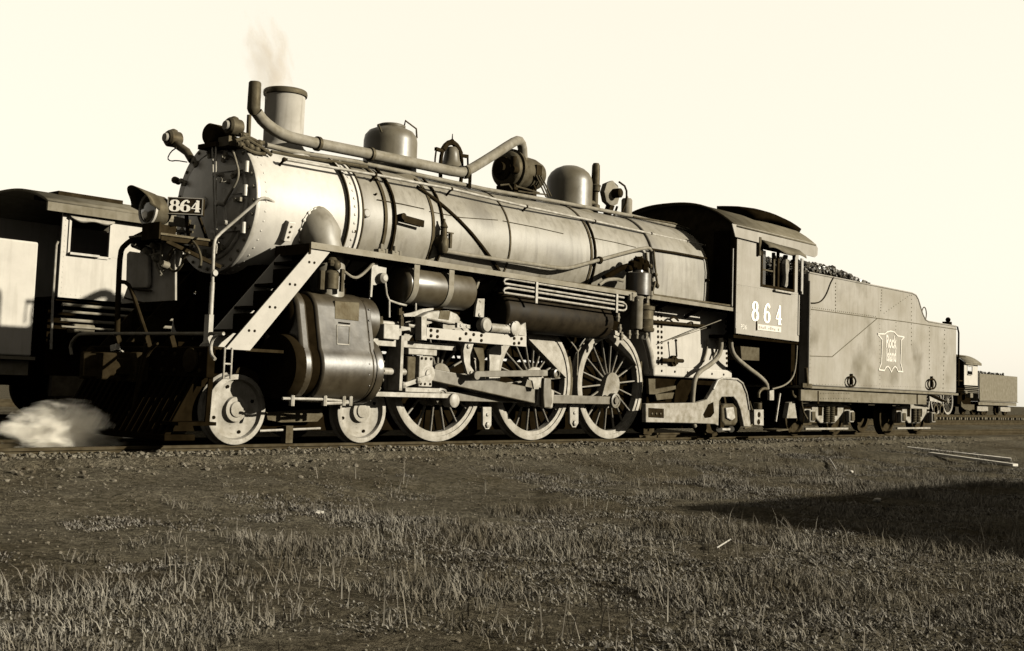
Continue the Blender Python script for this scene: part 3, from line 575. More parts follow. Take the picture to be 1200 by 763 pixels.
# near-end stirrup
a=Y(263.5,405,-1.43); m=MB(); m.tube([(a.x,-1.43,1.16),(a.x,-1.43,.80),(a.x+.10,-1.43,.80),(a.x+.10,-1.43,1.16)],.014,8); m.tube([(a.x,-1.43,.97),(a.x+.10,-1.43,.97)],.012,8); m.build('step_stirrup','bright',LO)
for pts in(((171,402),(169,415),(163,440),(158,470),(154,490),(151,500)),((184,402),(174,412),(168,430),(164,452),(158,470))):
    MB().tube([X(u,v,-6.62) for u,v in pts],.024,8,2).build('air_hose','dark',LO)
MB().tube([X(154,482,-6.64),X(149,503,-6.66)],.034,10).build('hose_coupling','mid',LO)
m=MB(); m.prism([X(u,v,-6.55) for u,v in((133,405),(140,403),(141,410),(134,412))],(-.05,0,0)); m.tube([X(u,v,-6.6) for u,v in((143,412),(139,417),(135,423),(141,425))],.025,8,1); m.build('signal_hose_end','bright',LO)
# pilot: slanted bars
PL=MB().box(-6.85,-6.45,-1.24,1.24,.08,.15).build('pilot','black',LO,bevel=.01)
for y in np.linspace(-1.2,1.2,19): MB().bar((-6.40,y,.86),(-6.80,y*.98,.13),.05,.06).build('pilot_bar','black',PL)
MB().box(-6.42,-6.36,-1.25,1.25,.70,.80).build('pilot_top_rail','black',PL)
MB().box(-6.80,-6.30,-1.42,-1.08,.26,.30).bar((-6.4,-1.38,.28),(-6.38,-1.38,.84),.02,.06,(1,0,0)).build('footboard','black',PL)
MB().box(-6.80,-6.30,1.08,1.42,.26,.30).build('footboard','black',PL)
# smokebox saddle, frames and black fill for the dark inside
m=MB(); m.box(-5.25,-3.9,-.72,.72,.75,2.25); m.build('smokebox_saddle','black',LO)
for sy in(-1,1): MB().box(-6.36,5.2,sy*.60-.05,sy*.60+.05,.16,1.22).build('main_frame','black',LO)  # plates run low and black as painted shade behind the wheels
MB().box(-3.9,2.6,-.56,.56,1.3,2.2).build('frame_stay','black',LO)
MB().box(-6.0,-3.2,-.6,.6,.42,.52).build('engine_truck_frame','black',LO)
# ---- cylinders (both sides)
def circ2(cy,cz,r,a0,a1,n=14): return [(cy+r*math.cos(R(a0+(a1-a0)*i/n)),cz+r*math.sin(R(a0+(a1-a0)*i/n))) for i in range(n+1)]
def cyl_profile(g=0.):
    # outline in (outward distance, z): cylinder below, valve chest above, joined by a nearly flat casing
    return circ2(1.12,.97,.43+g,-150,36,20)+circ2(1.04,1.62,.335+g,22,170,14)+[(.68,1.6),(.72,.9)]
def casey(z): return -(1.468+(z-1.223)/(1.745-1.223)*(1.351-1.468)) if z>1.223 else -(1.12+math.sqrt(max(0,.43**2-(z-.97)**2)))
def onc(u,v,e=.0):
    y=-1.5
    for _ in range(8): y=casey(Y(u,v,y).z)
    return Y(u,v,y-e)
def cylinder(sy):
    def sec(x0,x1,g,name,m,par,bev=0,poly=None):
        k=MB(); k.prism([(x0,sy*a,b) for a,b in (poly or cyl_profile(g))],(x1-x0,0,0)); return k.build(name,m,par,bevel=bev)
    J=sec(-4.88,-4.03,0,'cylinder_casing','cyl',LO,.03)
    sec(-5.02,-4.885,-.045,'front_joint','black',J)
    sec(-5.17,-5.02,-.004,'front_flange','cyl',J,.04)
    sec(-4.03,-3.955,-.012,'rear_joint','cyl',J,.01)
    MB().lathe((-5.12,sy*1.12,.97),(-1,0,0),[(0,.425),(.10,.425),(.15,.40),(.17,.34),(.17,.0)],44).build('front_cylinder_head','chead',J)
    MB().lathe((-5.12,sy*1.0,1.62),(-1,0,0),[(0,.31),(.06,.31),(.10,.27),(.12,.16),(.12,0)],36).build('valve_chest_head','chead',J)
    MB().lathe((-3.98,sy*1.12,.97),(1,0,0),[(0,.43),(.04,.445),(.10,.445),(.12,.40),(.12,.2),(.22,.14),(.24,.09)],44).build('rear_cylinder_head','cyl',J)
    MB().lathe((-3.98,sy*1.02,1.62),(1,0,0),[(0,.32),(.20,.315),(.25,.27),(.26,.1),(.42,.08)],36).build('rear_valve_head','cyl',J)
    if sy<0:
        q=[onc(u,v,-.02) for u,v in((391,352),(420,354),(419,376),(391,373))]; MB().prism(q,(0,-.026,-.006)).build('casing_patch','mid',J,bevel=.006)
        e=MB(); q=[onc(u,v,.004) for u,v in((395,381),(410,382),(409,404),(395,403))]
        for a,b in zip(q,q[1:]+q[:1]): e.bar(a,b,.012,.014)
        e.build('plate_edge','bright',J); MB().bar(onc(397,378,.006),onc(410,379.5,.006),.016,.016).build('grab_slot','black',J)
        m=MB()
        for i in range(22): a=2*PI*i/22; m.bolt((-3.86,-1.12+.42*math.cos(a),.97+.42*math.sin(a)),(1,0,0),.02)
        m.build('head_bolts','pipe',J,kind='stuff')
        m=MB()
        for v_ in np.linspace(350,452,9): m.bolt(onc(433,v_),(0,-1,.2),.012)
        m.build('casing_rivets','cyl',J,kind='stuff')
        m=MB(); q=Y(388,322,-1.3); m.lathe((q.x,-1.3,1.98),(0,0,1),[(0,.10),(.2,.10),(.24,.06),(.34,.05),(.36,.08),(.40,.05)],14); m.cyl((q.x+.18,-1.3,1.96),(q.x+.18,-1.3,2.25),.03,n=8); m.cyl((q.x-.14,-1.28,1.96),(q.x-.14,-1.28,2.2),.045,n=8); m.sph((q.x+.02,-1.36,2.28),.07,10); m.sph((q.x-.06,-1.36,2.3),.05,8); m.build('relief_valve','mid',J)
        m=MB(); m.tube([Y(u,v,-1.3) for u,v in((403,318),(415,327),(425,322),(438,308))],.02,8,2); m.build('oil_pipe','pipe',J)
        # cylinder cocks and drain rods under the casing
        m=MB(); m.tube([Y(331,467,-1.35),Y(380,468,-1.35),Y(412,471,-1.35)],.018,8); m.tube([Y(378,473,-1.35),Y(408,472,-1.35)],.022,8)
        for u in(342,380,402,410): q=Y(u,468,-1.35); m.cyl(q-Vector((0,0,.08)),q+Vector((0,0,.05)),.035,n=8)
        m.build('cylinder_cocks','bright',J)
cylinder(-1); cylinder(1)
# ---- wheels
WF=-.83; D1,D2,D3=-2.124,0.,2.041
def build_driver():
    r=.927; P={}
    ty=MB().lathe((0,0,0),(0,-1,0),[(-.02,r+.028),(.0,r+.03),(.03,r+.004),(.135,r),(.14,r-.01),(.14,r-.075),(-.02,r-.075),(-.02,r+.028)],72,caps=False)
    P['tyre']=ty
    P['rim']=MB().lathe((0,0,0),(0,-1,0),[(.01,r-.076),(.122,r-.076),(.122,r-.135),(.01,r-.135),(.01,r-.076)],72,caps=False)
    P['hub']=MB().lathe((0,0,0),(0,-1,0),[(-.04,.19),(.14,.18),(.165,.16),(.17,.11),(.15,.10),(.15,0)],30)
    return P
DP=build_driver()
spk=MB(); spk.lathe((0,-.06,.13),(0,0,1),[(0,.042),(.15,.026),(.665,.020),(.68,.034)],8)
for k in range(len(spk.v)): a=spk.v[k]; spk.v[k]=(a[0]*.62,(a[1]+.06)*1.15-.06,a[2])
_first={}
def partmesh(key,mb,m):
    if key not in _first:
        o=mb.build(key.split(':')[0],m); me=o.data; bpy.data.objects.remove(o); _first[key]=me
    return _first[key]
def addpart(name,me,parent,rot=None,loc=None):
    o=bpy.data.objects.new(name,me); COL.objects.link(o); o.parent=parent
    if rot: o.rotation_euler=rot
    if loc: o.location=loc
    return o
def seg(dist,r,y0,y1,ang):
    a0=math.acos(dist/r); pts=[(r*math.cos(a0*(1-2*i/24.)),r*math.sin(a0*(1-2*i/24.))) for i in range(25)]
    c,s_=math.cos(ang),math.sin(ang); return MB().prism([(x*c-z*s_,y0,x*s_+z*c) for x,z in pts],(0,y1-y0,0))
def make_driver(x,sy,cw,pinr=.32,pina=R(239)):
    w=bpy.data.objects.new('driving_wheel',partmesh('tyre:d',DP['tyre'],'tyre')); COL.objects.link(w); w.parent=LO; w.location=(x,sy*.69,.927)
    if sy>0: w.rotation_euler=(0,0,PI)
    for nme,mm in(('rim','tyre'),('hub','wheel')): addpart(nme,partmesh(nme+':d',DP[nme],mm),w)
    for i in range(18): addpart('spoke',partmesh('spoke:d',spk,'wheel'),w,rot=(0,2*PI*i/18+.08,0))
    me=partmesh('counterweight:%g'%cw[1],seg(cw[1],.80,-.150,-.012,0),'tyre'); addpart('counterweight',me,w,rot=(0,-cw[0],0))
    me=partmesh('crank_boss:d',MB().prism([(.20*math.cos(a),-.17,.20*math.sin(a)) for a in np.linspace(R(70),R(290),14)]+[(pinr+.14*math.cos(a),-.17,.14*math.sin(a)) for a in np.linspace(R(-80),R(80),12)],(0,.15,0)),'wheel'); addpart('crank_boss',me,w,rot=(0,-pina,0))
    return w
for x,cw in((D1,(R(59),.62)),(D2,(R(59),.47)),(D3,(R(62),.64))):
    make_driver(x,-1,cw); make_driver(x,1,cw)
for x in(D1,D2,D3): MB().cyl((x,-.68,.927),(x,.68,.927),.11,n=16).build('axle','black',LO)
def disc_wheel(parent,x,sy,r,name,fm='tyre',holes=True,yface=.83):
    ym=(partmesh('tyre:%s%g'%(fm,r),MB().lathe((0,0,0),(0,-1,0),[(-.02,r+.028),(0,r+.03),(.03,r+.004),(.135,r),(.14,r-.008),(.14,r-.06),(.09,r-.075),(-.02,r-.075),(-.02,r+.028)],52,caps=False),fm))
    w=bpy.data.objects.new(name,ym); COL.objects.link(w); w.parent=parent; w.location=Vector((x,sy*(yface-.14),r))-worldloc(parent)
    if sy>0: w.rotation_euler=(0,0,PI)
    addpart('disc',partmesh('disc:%s%g'%(fm,r),MB().lathe((0,0,0),(0,-1,0),[(.03,r-.06),(.088,r-.075),(.060,r-.12),(.055,r-.2),(.085,.16),(.13,.15),(.135,.12),(.13,.10),(.15,.09),(.155,.05),(.15,0)],48,caps=False),fm),w)
    if holes:
        for i in range(4):
            a=R(45)*i*2+R(20); addpart('bolt_hole',partmesh('bolt_hole:%g'%r,MB().lathe((0,-.0625,0),(0,-1,0),[(-.02,.022),(.012,.022),(.012,.0)],10),'black'),w,loc=((r-.135)*math.cos(a),0,(r-.135)*math.sin(a)))
    return w
for x in(-5.604,-3.569):
    for sy in(-1,1): disc_wheel(LO,x,sy,.4286,'truck_wheel')
    MB().cyl((x,-.7,.4286),(x,.7,.4286),.07,n=12).build('axle','black',LO)
# brake gear, equaliser between the truck wheels
m=MB(); m.pxplate([(312,483),(378,479),(378,488),(372,494),(330,495),(314,492)],-.80,.04); m.build('equaliser','mid',LO)
MB().tube([Y(304,505,-.75),Y(375,502,-.75)],.016,8).build('truck_tie_rod','bright',LO)
m=MB(); q=Y(336,508,-.75); m.box(q.x-.05,q.x+.06,-.8,-.7,q.z-.12,q.z+.1); m.build('spring_seat','mid',LO)
def shoe(x,dirn):
    m=MB(); pts=[( x+(.4286+.012)*math.cos(a),-.82,.4286+(.4286+.012)*math.sin(a)) for a in np.linspace(R(20),R(95),9)]+[(x+(.53)*math.cos(a),-.82,.4286+.53*math.sin(a)) for a in np.linspace(R(90),R(25),9)]
    m.prism(pts,(0,.12,0)); return m.build('brake_shoe','dark',LO)
shoe(-5.604,1)
# ---- rods and crosshead (near side; plain copy of rods on the far side)
PX,PZ=.32*math.cos(R(239)),.927+.32*math.sin(R(239))
def rod(mb,a,b,h0,h1,y,th):
    a=Vector((a[0],y,a[1]));b=Vector((b[0],y,b[1])); d=(b-a).normalized(); n_=Vector((-d.z,0,d.x))
    mb.prism([a+n_*h0/2,b+n_*h1/2,b-n_*h1/2,a-n_*h0/2],(0,th,0))
for sy in(-1,1):
    ys=-1.03 if sy<0 else .97
    k=MB(); rod(k,(D1+PX-.1,PZ),(D2+PX-.06,PZ),.13,.13,ys,.06); rod(k,(D2+PX-.02,PZ-.0),(D3+PX+.02,PZ),.14,.13,ys+.002,.056)
    SR=k.build('side_rod','rod',LO,bevel=.008)
    for dx_ in(D1,D2,D3): MB().lathe((dx_+PX,ys+.07,PZ),(0,-1,0),[(0,.125),(.10,.125),(.105,.09),(.09,.085),(.09,.06),(.12,.055),(.12,0)],22).build('rod_bush','rod',SR)
    MB().box(D2+PX-.02,D2+PX+.02,ys-.02,ys+.0,PZ-.13,PZ+.13).build('rod_strap','bright',SR)
    ym=-1.20 if sy<0 else 1.12
    CHX=-2.74; k=MB(); rod(k,(CHX,.965),(PX-.02,PZ+.02),.17,.235,ym,.075); MR=k.build('main_rod','rod',LO,bevel=.012)
    k=MB(); q=Vector((PX,0,PZ)); d=Vector((PX-CHX,0,PZ-.965)).normalized(); n_=Vector((-d.z,0,d.x)); 
    k.obox(Vector((PX-.0,ym+.035,PZ+.015)),d,Vector((0,1,0)),n_,.20,.055,.145); k.build('big_end','bright',MR,bevel=.03)
    MB().lathe((CHX,ym+.1,.965),(0,-1,0),[(0,.13),(.12,.13),(.13,.10),(.12,.06),(.14,.055),(.14,0)],20).build('small_end','bright',MR)
    for dx_ in(D1,D2,D3): MB().cyl((dx_+PX,sy*.8,PZ),(dx_+PX,ys if sy<0 else ys+.06,PZ),.075,n=14).build('crank_pin','rod',LO)
    MB().cyl((PX,sy*.8,PZ),(PX,sy*1.24,PZ),.08,n=14).build('crank_pin','rod',LO)
# crosshead and guides, near side then the same behind
for sy in(-1,1):
    yc=sy*1.12; sgn=1 if sy<0 else -1
    k=MB(); k.box(-3.10,-2.55,yc-.07,yc+.07,1.215,1.30); k.box(-3.14,-2.48,yc-.08,yc+.08,.70,.765); CH=k.build('crosshead','bright',LO,bevel=.01)
    MB().box(-2.92,-2.66,yc-.105,yc+.06,.78,1.205).build('crosshead_body','bright',CH,bevel=.012)
    MB().box(-3.10,-2.94,yc-.06,yc+.05,.80,1.19).build('crosshead_web','mid',CH,bevel=.02)
    k=MB()
    for xx in(-2.88,-2.80,-2.70): k.bolt((xx,yc-.106,1.17),(0,-1,0),.022); k.bolt((xx,yc-.106,.82),(0,-1,0),.02)
    k.build('crosshead_bolts','dark',CH,kind='stuff')
    MB().cyl((-3.85,yc,.97),(-2.9,yc,.97),.05,n=14).build('piston_rod','bright',LO)
    MB().box(-3.78,-2.16,yc-.06,yc+.06,1.306,1.40).build('upper_guide','bright',LO,bevel=.006)
    MB().box(-3.78,-2.20,yc-.06,yc+.06,.63,.695).build('lower_guide','bright',LO,bevel=.006)
    MB().box(-3.30,-3.25,yc-.13,yc+.1,.72,1.46).build('guide_yoke','bright',LO)
    k=MB(); k.bar((-3.2,yc-.09,.79),(-2.72,yc-.13,.93),.035,.06); k.sph((-3.2,yc-.1,.79),.05,8); k.sph((-2.95,yc-.12,.86),.05,8); k.build('union_link','bright',CH)
    MB().lathe((D1-.06 if 0 else -2.19,yc+.06,.60),(0,-1,0),[(0,.10),(.16,.10),(.18,.07),(.18,0)],20).build('rod_knuckle','bright',LO)
# ---- valve gear, near side
g=MB(); g.pxplate([(499,383.5),(617,394),(617,406.5),(499,397)],-1.36,.05); GF=g.build('valve_gear_frame','stair',LO,bevel=.006)
bo=MB()
for u,v in((505,387),(512.5,388),(505,393.5),(512.5,394.5),(546,391),(555,392),(564,393),(539,397),(551,398.5),(564,399),(602.5,396.5),(611,397),(602.5,402.5),(608,402)): bo.bolt(Y(u,v,-1.361),(0,-1,0),.026)
bo.build('frame_bolts','dark',GF,kind='stuff')
g=MB(); g.pxplate([(494,371),(500,371),(500,399),(494,398)],-1.36,.12); g.build('frame_end','bright',GF)
g=MB(); g.pxplate([(492,372),(503,366),(515,364),(527,364),(536,368),(540,373),(539,379),(534,381),(500,374)],-1.30,.16); g.build('link_casing','bright',LO,bevel=.02)
g=MB(); g.pxplate([(516,364),(528,364.5),(526,375),(514,373.5)],-1.305,.02); g.build('casing_patch','mid',LO)
g=MB(); g.pxplate([(536,378),(551,381),(551,385),(536,384)],-1.38,.05); g.bolt(Y(540,381.5,-1.38),(0,-1,0),.022); g.bolt(Y(547,382.5,-1.38),(0,-1,0),.022); g.build('link_bracket','bright',LO)
g=MB(); g.pxplate([(558,360),(560,350),(568,350),(567,372),(557,371)],-1.40,.04); g.bolt(Y(562,369,-1.40),(0,-1,0),.03); g.bolt(Y(563,353,-1.40),(0,-1,0),.02); g.build('reverse_arm','bright',LO)
MB().lathe(Y(563.5,381,-1.30),(0,-1,0),[(0,.10),(.10,.11),(.13,.09),(.13,0)],22).build('reverse_shaft_end','bright',LO)
g=MB(); g.cyl(Y(573,384,-1.34),Y(603,387,-1.34),.068,n=16); g.build('radius_bar','bright',LO)
g=MB(); g.lathe(Y(602,385,-1.37),(0,-1,0),[(0,.11),(.05,.11),(.06,.08),(.06,0)],20); [g.bolt(Y(602+6*math.cos(a),385+8*math.sin(a),-1.425),(0,-1,0),.014) for a in np.linspace(0,2*PI,6)[:-1]]; g.build('bar_head','bright',LO)
g=MB(); g.cyl(Y(571,377,-1.3),Y(571,396,-1.3),.04,n=10); g.sph(Y(571,376,-1.3),.05,8); g.build('valve_post','mid',LO)
g=MB(); g.pxplate([(605,384),(616,378),(617,394),(606,392)],-1.30,.04); g.build('frame_gusset','bright',LO)
g=MB(); g.pxplate([(545,403),(555,403),(551,416),(551,428),(556,436),(553,440),(548,438),(544,424),(543,411)],-1.34,.05); g.bolt(Y(549,406,-1.345),(0,-1,0),.035); g.bolt(Y(552,437,-1.345),(0,-1,0),.03); g.build('combination_lever','bright',LO)
g=MB(); g.pxplate([(553,403),(566,406),(568,420),(567,438),(562,439),(562,424),(558,414)],-1.20,.05); g.build('valve_link','mid',LO)
g=MB(); g.pxplate([(573,410),(583,404),(590,406),(585,430),(583,450),(573,449),(574,425)],-1.0,.05); g.build('link_hanger','bright',LO)
ER=MB(); ER.pxplate([(554,436),(560,435),(638,433.5),(642,434),(642,440.5),(638,441),(560,442),(553,442)],-1.36,.035); ERo=ER.build('eccentric_rod','rod',LO,bevel=.006)
MB().lathe(Y(647.5,438,-1.30),(0,-1,0),[(0,.075),(.09,.075),(.10,.05),(.07,.04),(.07,0)],18).build('rod_end','rod',ERo)
MB().lathe(Y(554,440,-1.33),(0,-1,0),[(0,.06),(.09,.06),(.09,0)],14).build('rod_end','rod',ERo)
MB().pxplate([(618,434),(625,430),(632,431),(636,437),(634,447),(631,456),(626,456),(624,446),(620,445)],-1.31,.03).build('oil_cup_plate','bright',ERo)
EC=MB(); EC.pxplate([(638,443),(646,443),(646.5,462),(648,470),(645,478),(638,478),(637,462)],-1.33,.07); EC.build('eccentric_crank','rod',LO,bevel=.015)
# crosshead-side small gear left of the frame (valve stem, rocker)
g=MB(); q=Y(453,389,-1.15); g.box(q.x-.14,q.x+.14,-1.25,-1.0,q.z-.10,q.z+.10); g.build('valve_stem_guide','bright',LO,bevel=.01)
MB().cyl((-3.6,-1.06,1.62),(-2.9,-1.06,1.62),.035,n=10).build('valve_stem','bright',LO)
g=MB(); g.pxplate([(465,385),(470,385),(470,382),(483,384),(484,390),(481,389),(480,387),(471,388),(470,398),(465,397)],-1.22,.08); g.build('rocker','bright',LO,bevel=.006)
g=MB()
for u,v in((446,382),(446,376),(470,379),(470,370),(468,365),(457,395),(487,372),(493,385)): q=Y(u,v,-1.15); g.cyl(q-Vector((0,0,.05)),q+Vector((0,0,.06)),.035,n=8)
g.build('gear_fittings','mid',LO,kind='stuff')
g=MB(); g.pxplate([(473,368),(484,366),(495,362),(508,361),(508,363),(496,366),(486,371),(474,371)],-1.2,.04); g.build('reach_lever','bright',LO)
for pts in(((451,328),(453,345),(456,352),(467,356),(476,358)),((456,353),(456,372)),((487,352),(487,364)),((500,355),(520,358)),((532,359),(548,361))): MB().tube([Y(u,v,-1.25) for u,v in pts],.016,8).build('gear_rod','bright',LO)
g=MB(); g.pxplate([(436,309),(442,307),(443,312),(453,314),(452,330),(440,334),(437,334),(436,348),(434,348)],-1.28,.03); g.lathe(Y(446,326,-1.28),(0,-1,0),[(0,.07),(.07,.07),(.1,.04),(.1,0)],14); g.build('lubricator_bracket','bright',LO)
# hangers between the drivers
for u in(571,673): 
    g=MB(); dy=0 if u<600 else -2
    g.pxplate([(u-5,477+dy),(u+5,477+dy),(u+5,498+dy),(u+2,503+dy),(u-2,503+dy),(u-5,498+dy)],-.86,.04); g.bolt(Y(u,498+dy,-.86),(0,-1,0),.05); g.bolt(Y(u,486+dy,-.86),(0,-1,0),.03); g.build('brake_hanger','bright',LO,bevel=.005)
MB().tube([Y(653,380,-.86),Y(674,407,-.86),Y(677,412,-.86),Y(676,440,-.86)],.014,8).tube([Y(677,412,-.86),Y(687,398,-.86)],.014,8).build('sand_pipe','pipe',LO)
for dx_ in(D1,D2,D3):     # brake shoes behind each driver
    a0,a1=R(-25),R(25); pts=[(dx_+.945*math.cos(a),-.80,.927+.945*math.sin(a)) for a in np.linspace(a0,a1,8)]+[(dx_+1.02*math.cos(a),-.80,.927+1.02*math.sin(a)) for a in np.linspace(a1,a0,8)]
    MB().prism(pts,(0,.1,0)).build('brake_shoe','mid',LO)
# ---- tanks, cooling coil, pump under the running board
def tank(x0,x1,y,z,r,m):
    return MB().lathe((x0,y,z),(1,0,0),[(-.07,.0),(-.06,r*.45),(-.03,r*.8),(0,r*.97),(.02,r),(x1-x0-.02,r),(x1-x0,r*.97),(x1-x0+.03,r*.8),(x1-x0+.06,r*.45),(x1-x0+.07,0)],40).build('air_reservoir',m,LO)
T1=tank(-3.32,-2.02,-1.16,2.16,.265,'tank')
for u in(488,529): q=Y(u,330,-1.43); k=MB(); k.lathe((q.x-.05,-1.16,2.16),(1,0,0),[(0,.266),(0,.277),(.10,.277),(.10,.266)],36,caps=False); k.box(q.x-.05,q.x+.05,-1.435,-1.42,2.20,RBZ-.06); k.build('tank_strap','pipe',T1)
MB().tube([Y(u,v,-1.2) for u,v in((540,340),(550,341.5),(557,340),(561,328))],.026,8,1).build('tank_pipe','pipe',T1)
T2=tank(-1.15,1.45,-1.0,1.95,.29,'oiltank')
CO=MB(); 
for k in range(2):
    zt=2.385-.135*k*1.0
    CO.tube([(1.52,-1.42,zt-.03),(-1.36,-1.42,zt+.02),(-1.44,-1.42,zt),(-1.46,-1.42,zt-.03),(-1.44,-1.42,zt-.06),(-1.36,-1.42,zt-.08+.02),(1.52,-1.42,zt-.08-.03)],.018,8,0)
COo=CO.build('cooling_coil','bright',LO)
MB().tube([(1.50,-1.42,2.14),(1.58,-1.42,2.16),(1.60,-1.42,2.20),(1.58,-1.42,2.25),(1.5,-1.42,2.27)],.018,8,1).build('coil_bend','bright',COo)
for xx in(-.74,1.30): MB().box(xx-.025,xx+.025,-1.455,-1.44,2.09,2.44).build('coil_clamp','bright',COo)
pq=Y(748,331,-1.35); PU=MB().lathe((pq.x,-1.35,2.44),(0,0,1),[(0,.215),(.36,.215),(.375,.20),(.375,.10),(.42,.09),(.42,0)],34).build('air_pump','cyl',LO)
m=MB()
for u,v,r in((741,309,.09),(748,305,.10),(755,308,.09),(737,314,.07),(745,311,.11),(752,312,.10)): q=Y(u,v,-1.25); m.lathe(q-Vector((0,0,r*.8)),(random.uniform(-.2,.2),random.uniform(-.2,.2),1),[(0,r*.8),(r*.3,r),(r*1.1,r*.9),(r*1.4,r*.5),(r*1.45,0)],9)
m.tube([Y(u,v,-1.2) for u,v in((745,312),(732,312),(718,320),(708,326))],.05,8,1); m.build('pump_head','black',PU)
m=MB(); m.lathe((pq.x-.10,-1.40,1.86),(0,0,1),[(0,.09),(.02,.105),(.50,.105),(.52,.12),(.55,.12),(.55,.05),(.58,.05)],18); m.build('pump_side_cylinder','pipe',PU)
m=MB(); m.lathe((pq.x+.17,-1.36,1.83),(0,0,1),[(0,.17),(.02,.185),(.06,.185),(.07,.165),(.20,.165),(.21,.172),(.22,.165),(.36,.165),(.37,.185),(.43,.185),(.45,.1),(.60,.08)],26); m.build('pump_cylinder','mid',PU)
m=MB()
for u,v in((741,348),(747,352),(752,346),(758,350),(763,346),(737,392),(746,392),(757,392),(724,372),(726,385),(728,394)): q=Y(u,v,-1.45); m.cyl(q-Vector((0,0,.07)),q+Vector((0,0,.07)),.03,n=8); m.sph(q,.042,8)
m.tube([Y(738,345,-1.45),Y(738,352,-1.45)],.04,8); m.build('pump_fittings','pipe',PU,kind='stuff')
MB().tube([Y(u,v,-1.42) for u,v in((702,334),(710,328),(722,327),(730,329))],.03,8,1).build('steam_inlet','pipe',PU)
MB().tube([Y(756,395,-1.25),Y(761,412,-1.15),Y(764,430,-1.08)],.065,12).build('pump_pipe','bright',PU)
# ---- firebox
def fby(z): return -.90-.04*(2.4-z)
FB=MB().prism([(3.04,-.90,2.40),(3.04,-.945,1.30),(3.04,-.9,1.12),(3.04,.9,1.12),(3.04,.945,1.30),(3.04,.90,2.40)],(2.61,0,0)).build('firebox','firebox',LO,bevel=.02)
m=MB()
for i in range(11):
    z=2.28-i*.095
    for dx_ in(3.27,3.38,5.60): m.bolt((dx_,fby(z),z),(0,-1,0),.030)
m.build('staybolts','dark',FB,kind='stuff')
MB().box(3.06,5.72,-1.0,1.0,1.10,1.29).build('mud_ring','firebox',FB,bevel=.03)
m=MB()
for xx in np.arange(3.3,5.6,.42): m.bolt((xx,-1.0,1.2),(0,-1,0),.024)
m.build('ring_bolts','dark',FB,kind='stuff')
m=MB(); m.prism([(x,-.88,z) for x,z in((3.06,1.09),(5.6,1.09),(5.3,.30),(3.0,.30))],(0,1.76,0)); m.build('ash_pan','black',LO)
MB().tube([Y(765,377,-.97),Y(800,380,-.97),Y(832,383,-.97)],.032,10).build('blow_off_pipe','dark',LO)
MB().tube([Y(785,374,-1.0),Y(790,371,-1.0),Y(795,376,-1.0)],.018,8,1).tube([Y(806,379,-1.0),Y(811,377,-1.0),Y(812,381,-1.0)],.018,8,1).build('pipe_clip','dark',LO)
MB().tube([Y(774,402,-1.0),Y(845,375,-1.3)],.008,6).tube([Y(793,396,-1.0),Y(828,384,-1.2)],.007,6).build('reach_rod','pipe',LO)
m=MB(); q=Y(789,423,-.99); m.lathe(q+Vector((0,.03,0)),(0,-1,0),[(0,.10),(.06,.10),(.08,.06),(.10,.06)],14); m.tube([Y(775,422,-1.02),Y(800,423,-1.02)],.036,8); m.tube([Y(792,400,-1.05),Y(793,418,-1.05)],.016,8); m.sph(Y(792,399,-1.05),.028,8); m.build('blow_off_cock','dark',LO)
# injector pipes sweeping down
MB().tube([Y(u,v,-1.2) for u,v in((845,396),(845,408),(842,418),(833,427),(820,435),(814,444),(812,460),(811,480),(811,492),(814,500))],.045,12,1).build('injector_pipe','pipe',LO)
MB().tube([Y(u,v,-1.24) for u,v in((856,395),(857,410),(862,419),(875,430),(890,441),(898,449),(899,456))],.045,12,1).build('injector_pipe','pipe',LO)
MB().tube([Y(u,v,-.99) for u,v in((829,398),(828,412),(824,424))],.022,8,1).tube([Y(u,v,-1.0) for u,v in((841,396),(840,410),(836,420))],.022,8,1).build('small_pipe','pipe',LO)
m=MB(); m.pxplate([(868,405),(890,407),(890,423),(869,422)],-1.15,.3); m.build('tool_box','mid',LO,bevel=.01)
# dark plate & frame end behind the last driver
m=MB(); m.pxplate([(760,444),(768,444),(768,456),(792,452),(792,456),(768,462),(761,462)],-1.05,.06); m.pxplate([(768,462),(790,460),(788,467),(770,469)],-1.0,.05); m.build('spring_rigging','mid',LO)
# ---- trailing truck
TF=MB(); TF.pxplate([(757,473),(790,472.5),(816,472),(829,468),(835,458),(840,448),(846,444),(864,445),(870,450),(875,462),(878,480),(880,500),(872,500),(868,480),(864,470),(860,465),(846,465),(843,470),(842,499),(838,497),(812,496),(757,495)],-1.28,.09); TFo=TF.build('trailing_truck','truck',LO,bevel=.012)
MB().pxplate([(824,486),(830,474),(836,471),(837,484),(833,489),(826,490)],-1.283,.02).build('frame_opening','black',TFo)
m=MB(); m.tube([Y(u,v,-1.29) for u,v in((836,456),(841,446),(847,443),(864,444.5),(870,449),(875,461),(878,480))],.02,8); m.build('frame_flange','bright',TFo)
m=MB(); m.pxplate([(760,478),(778,479),(778,490),(760,489)],-1.285,.01); m.build('frame_pocket','dark',TFo); 
m=MB(); [m.bolt(Y(u,485,-1.29),(0,-1,0),.025) for u in(764,769,774)]; m.build('pocket_bolts','mid',TFo,kind='stuff')
m=MB(); m.pxplate([(846,478),(850,473),(860,473),(864,478),(865,494),(862,499),(850,499),(846,494)],-1.30,.16); JB=m.build('journal_box','mid',TFo,bevel=.03)
m=MB(); m.pxplate([(851,478),(860,477),(862,490),(858,493),(852,490)],-1.34,.05); m.build('journal_lid','bright',JB,bevel=.015)
m=MB(); m.box(*(lambda q:(q.x-.06,q.x+.06))(Y(845,485,-1.25)),-1.28,-1.1,.20,.62); m.build('pedestal_guide','dark',TFo)
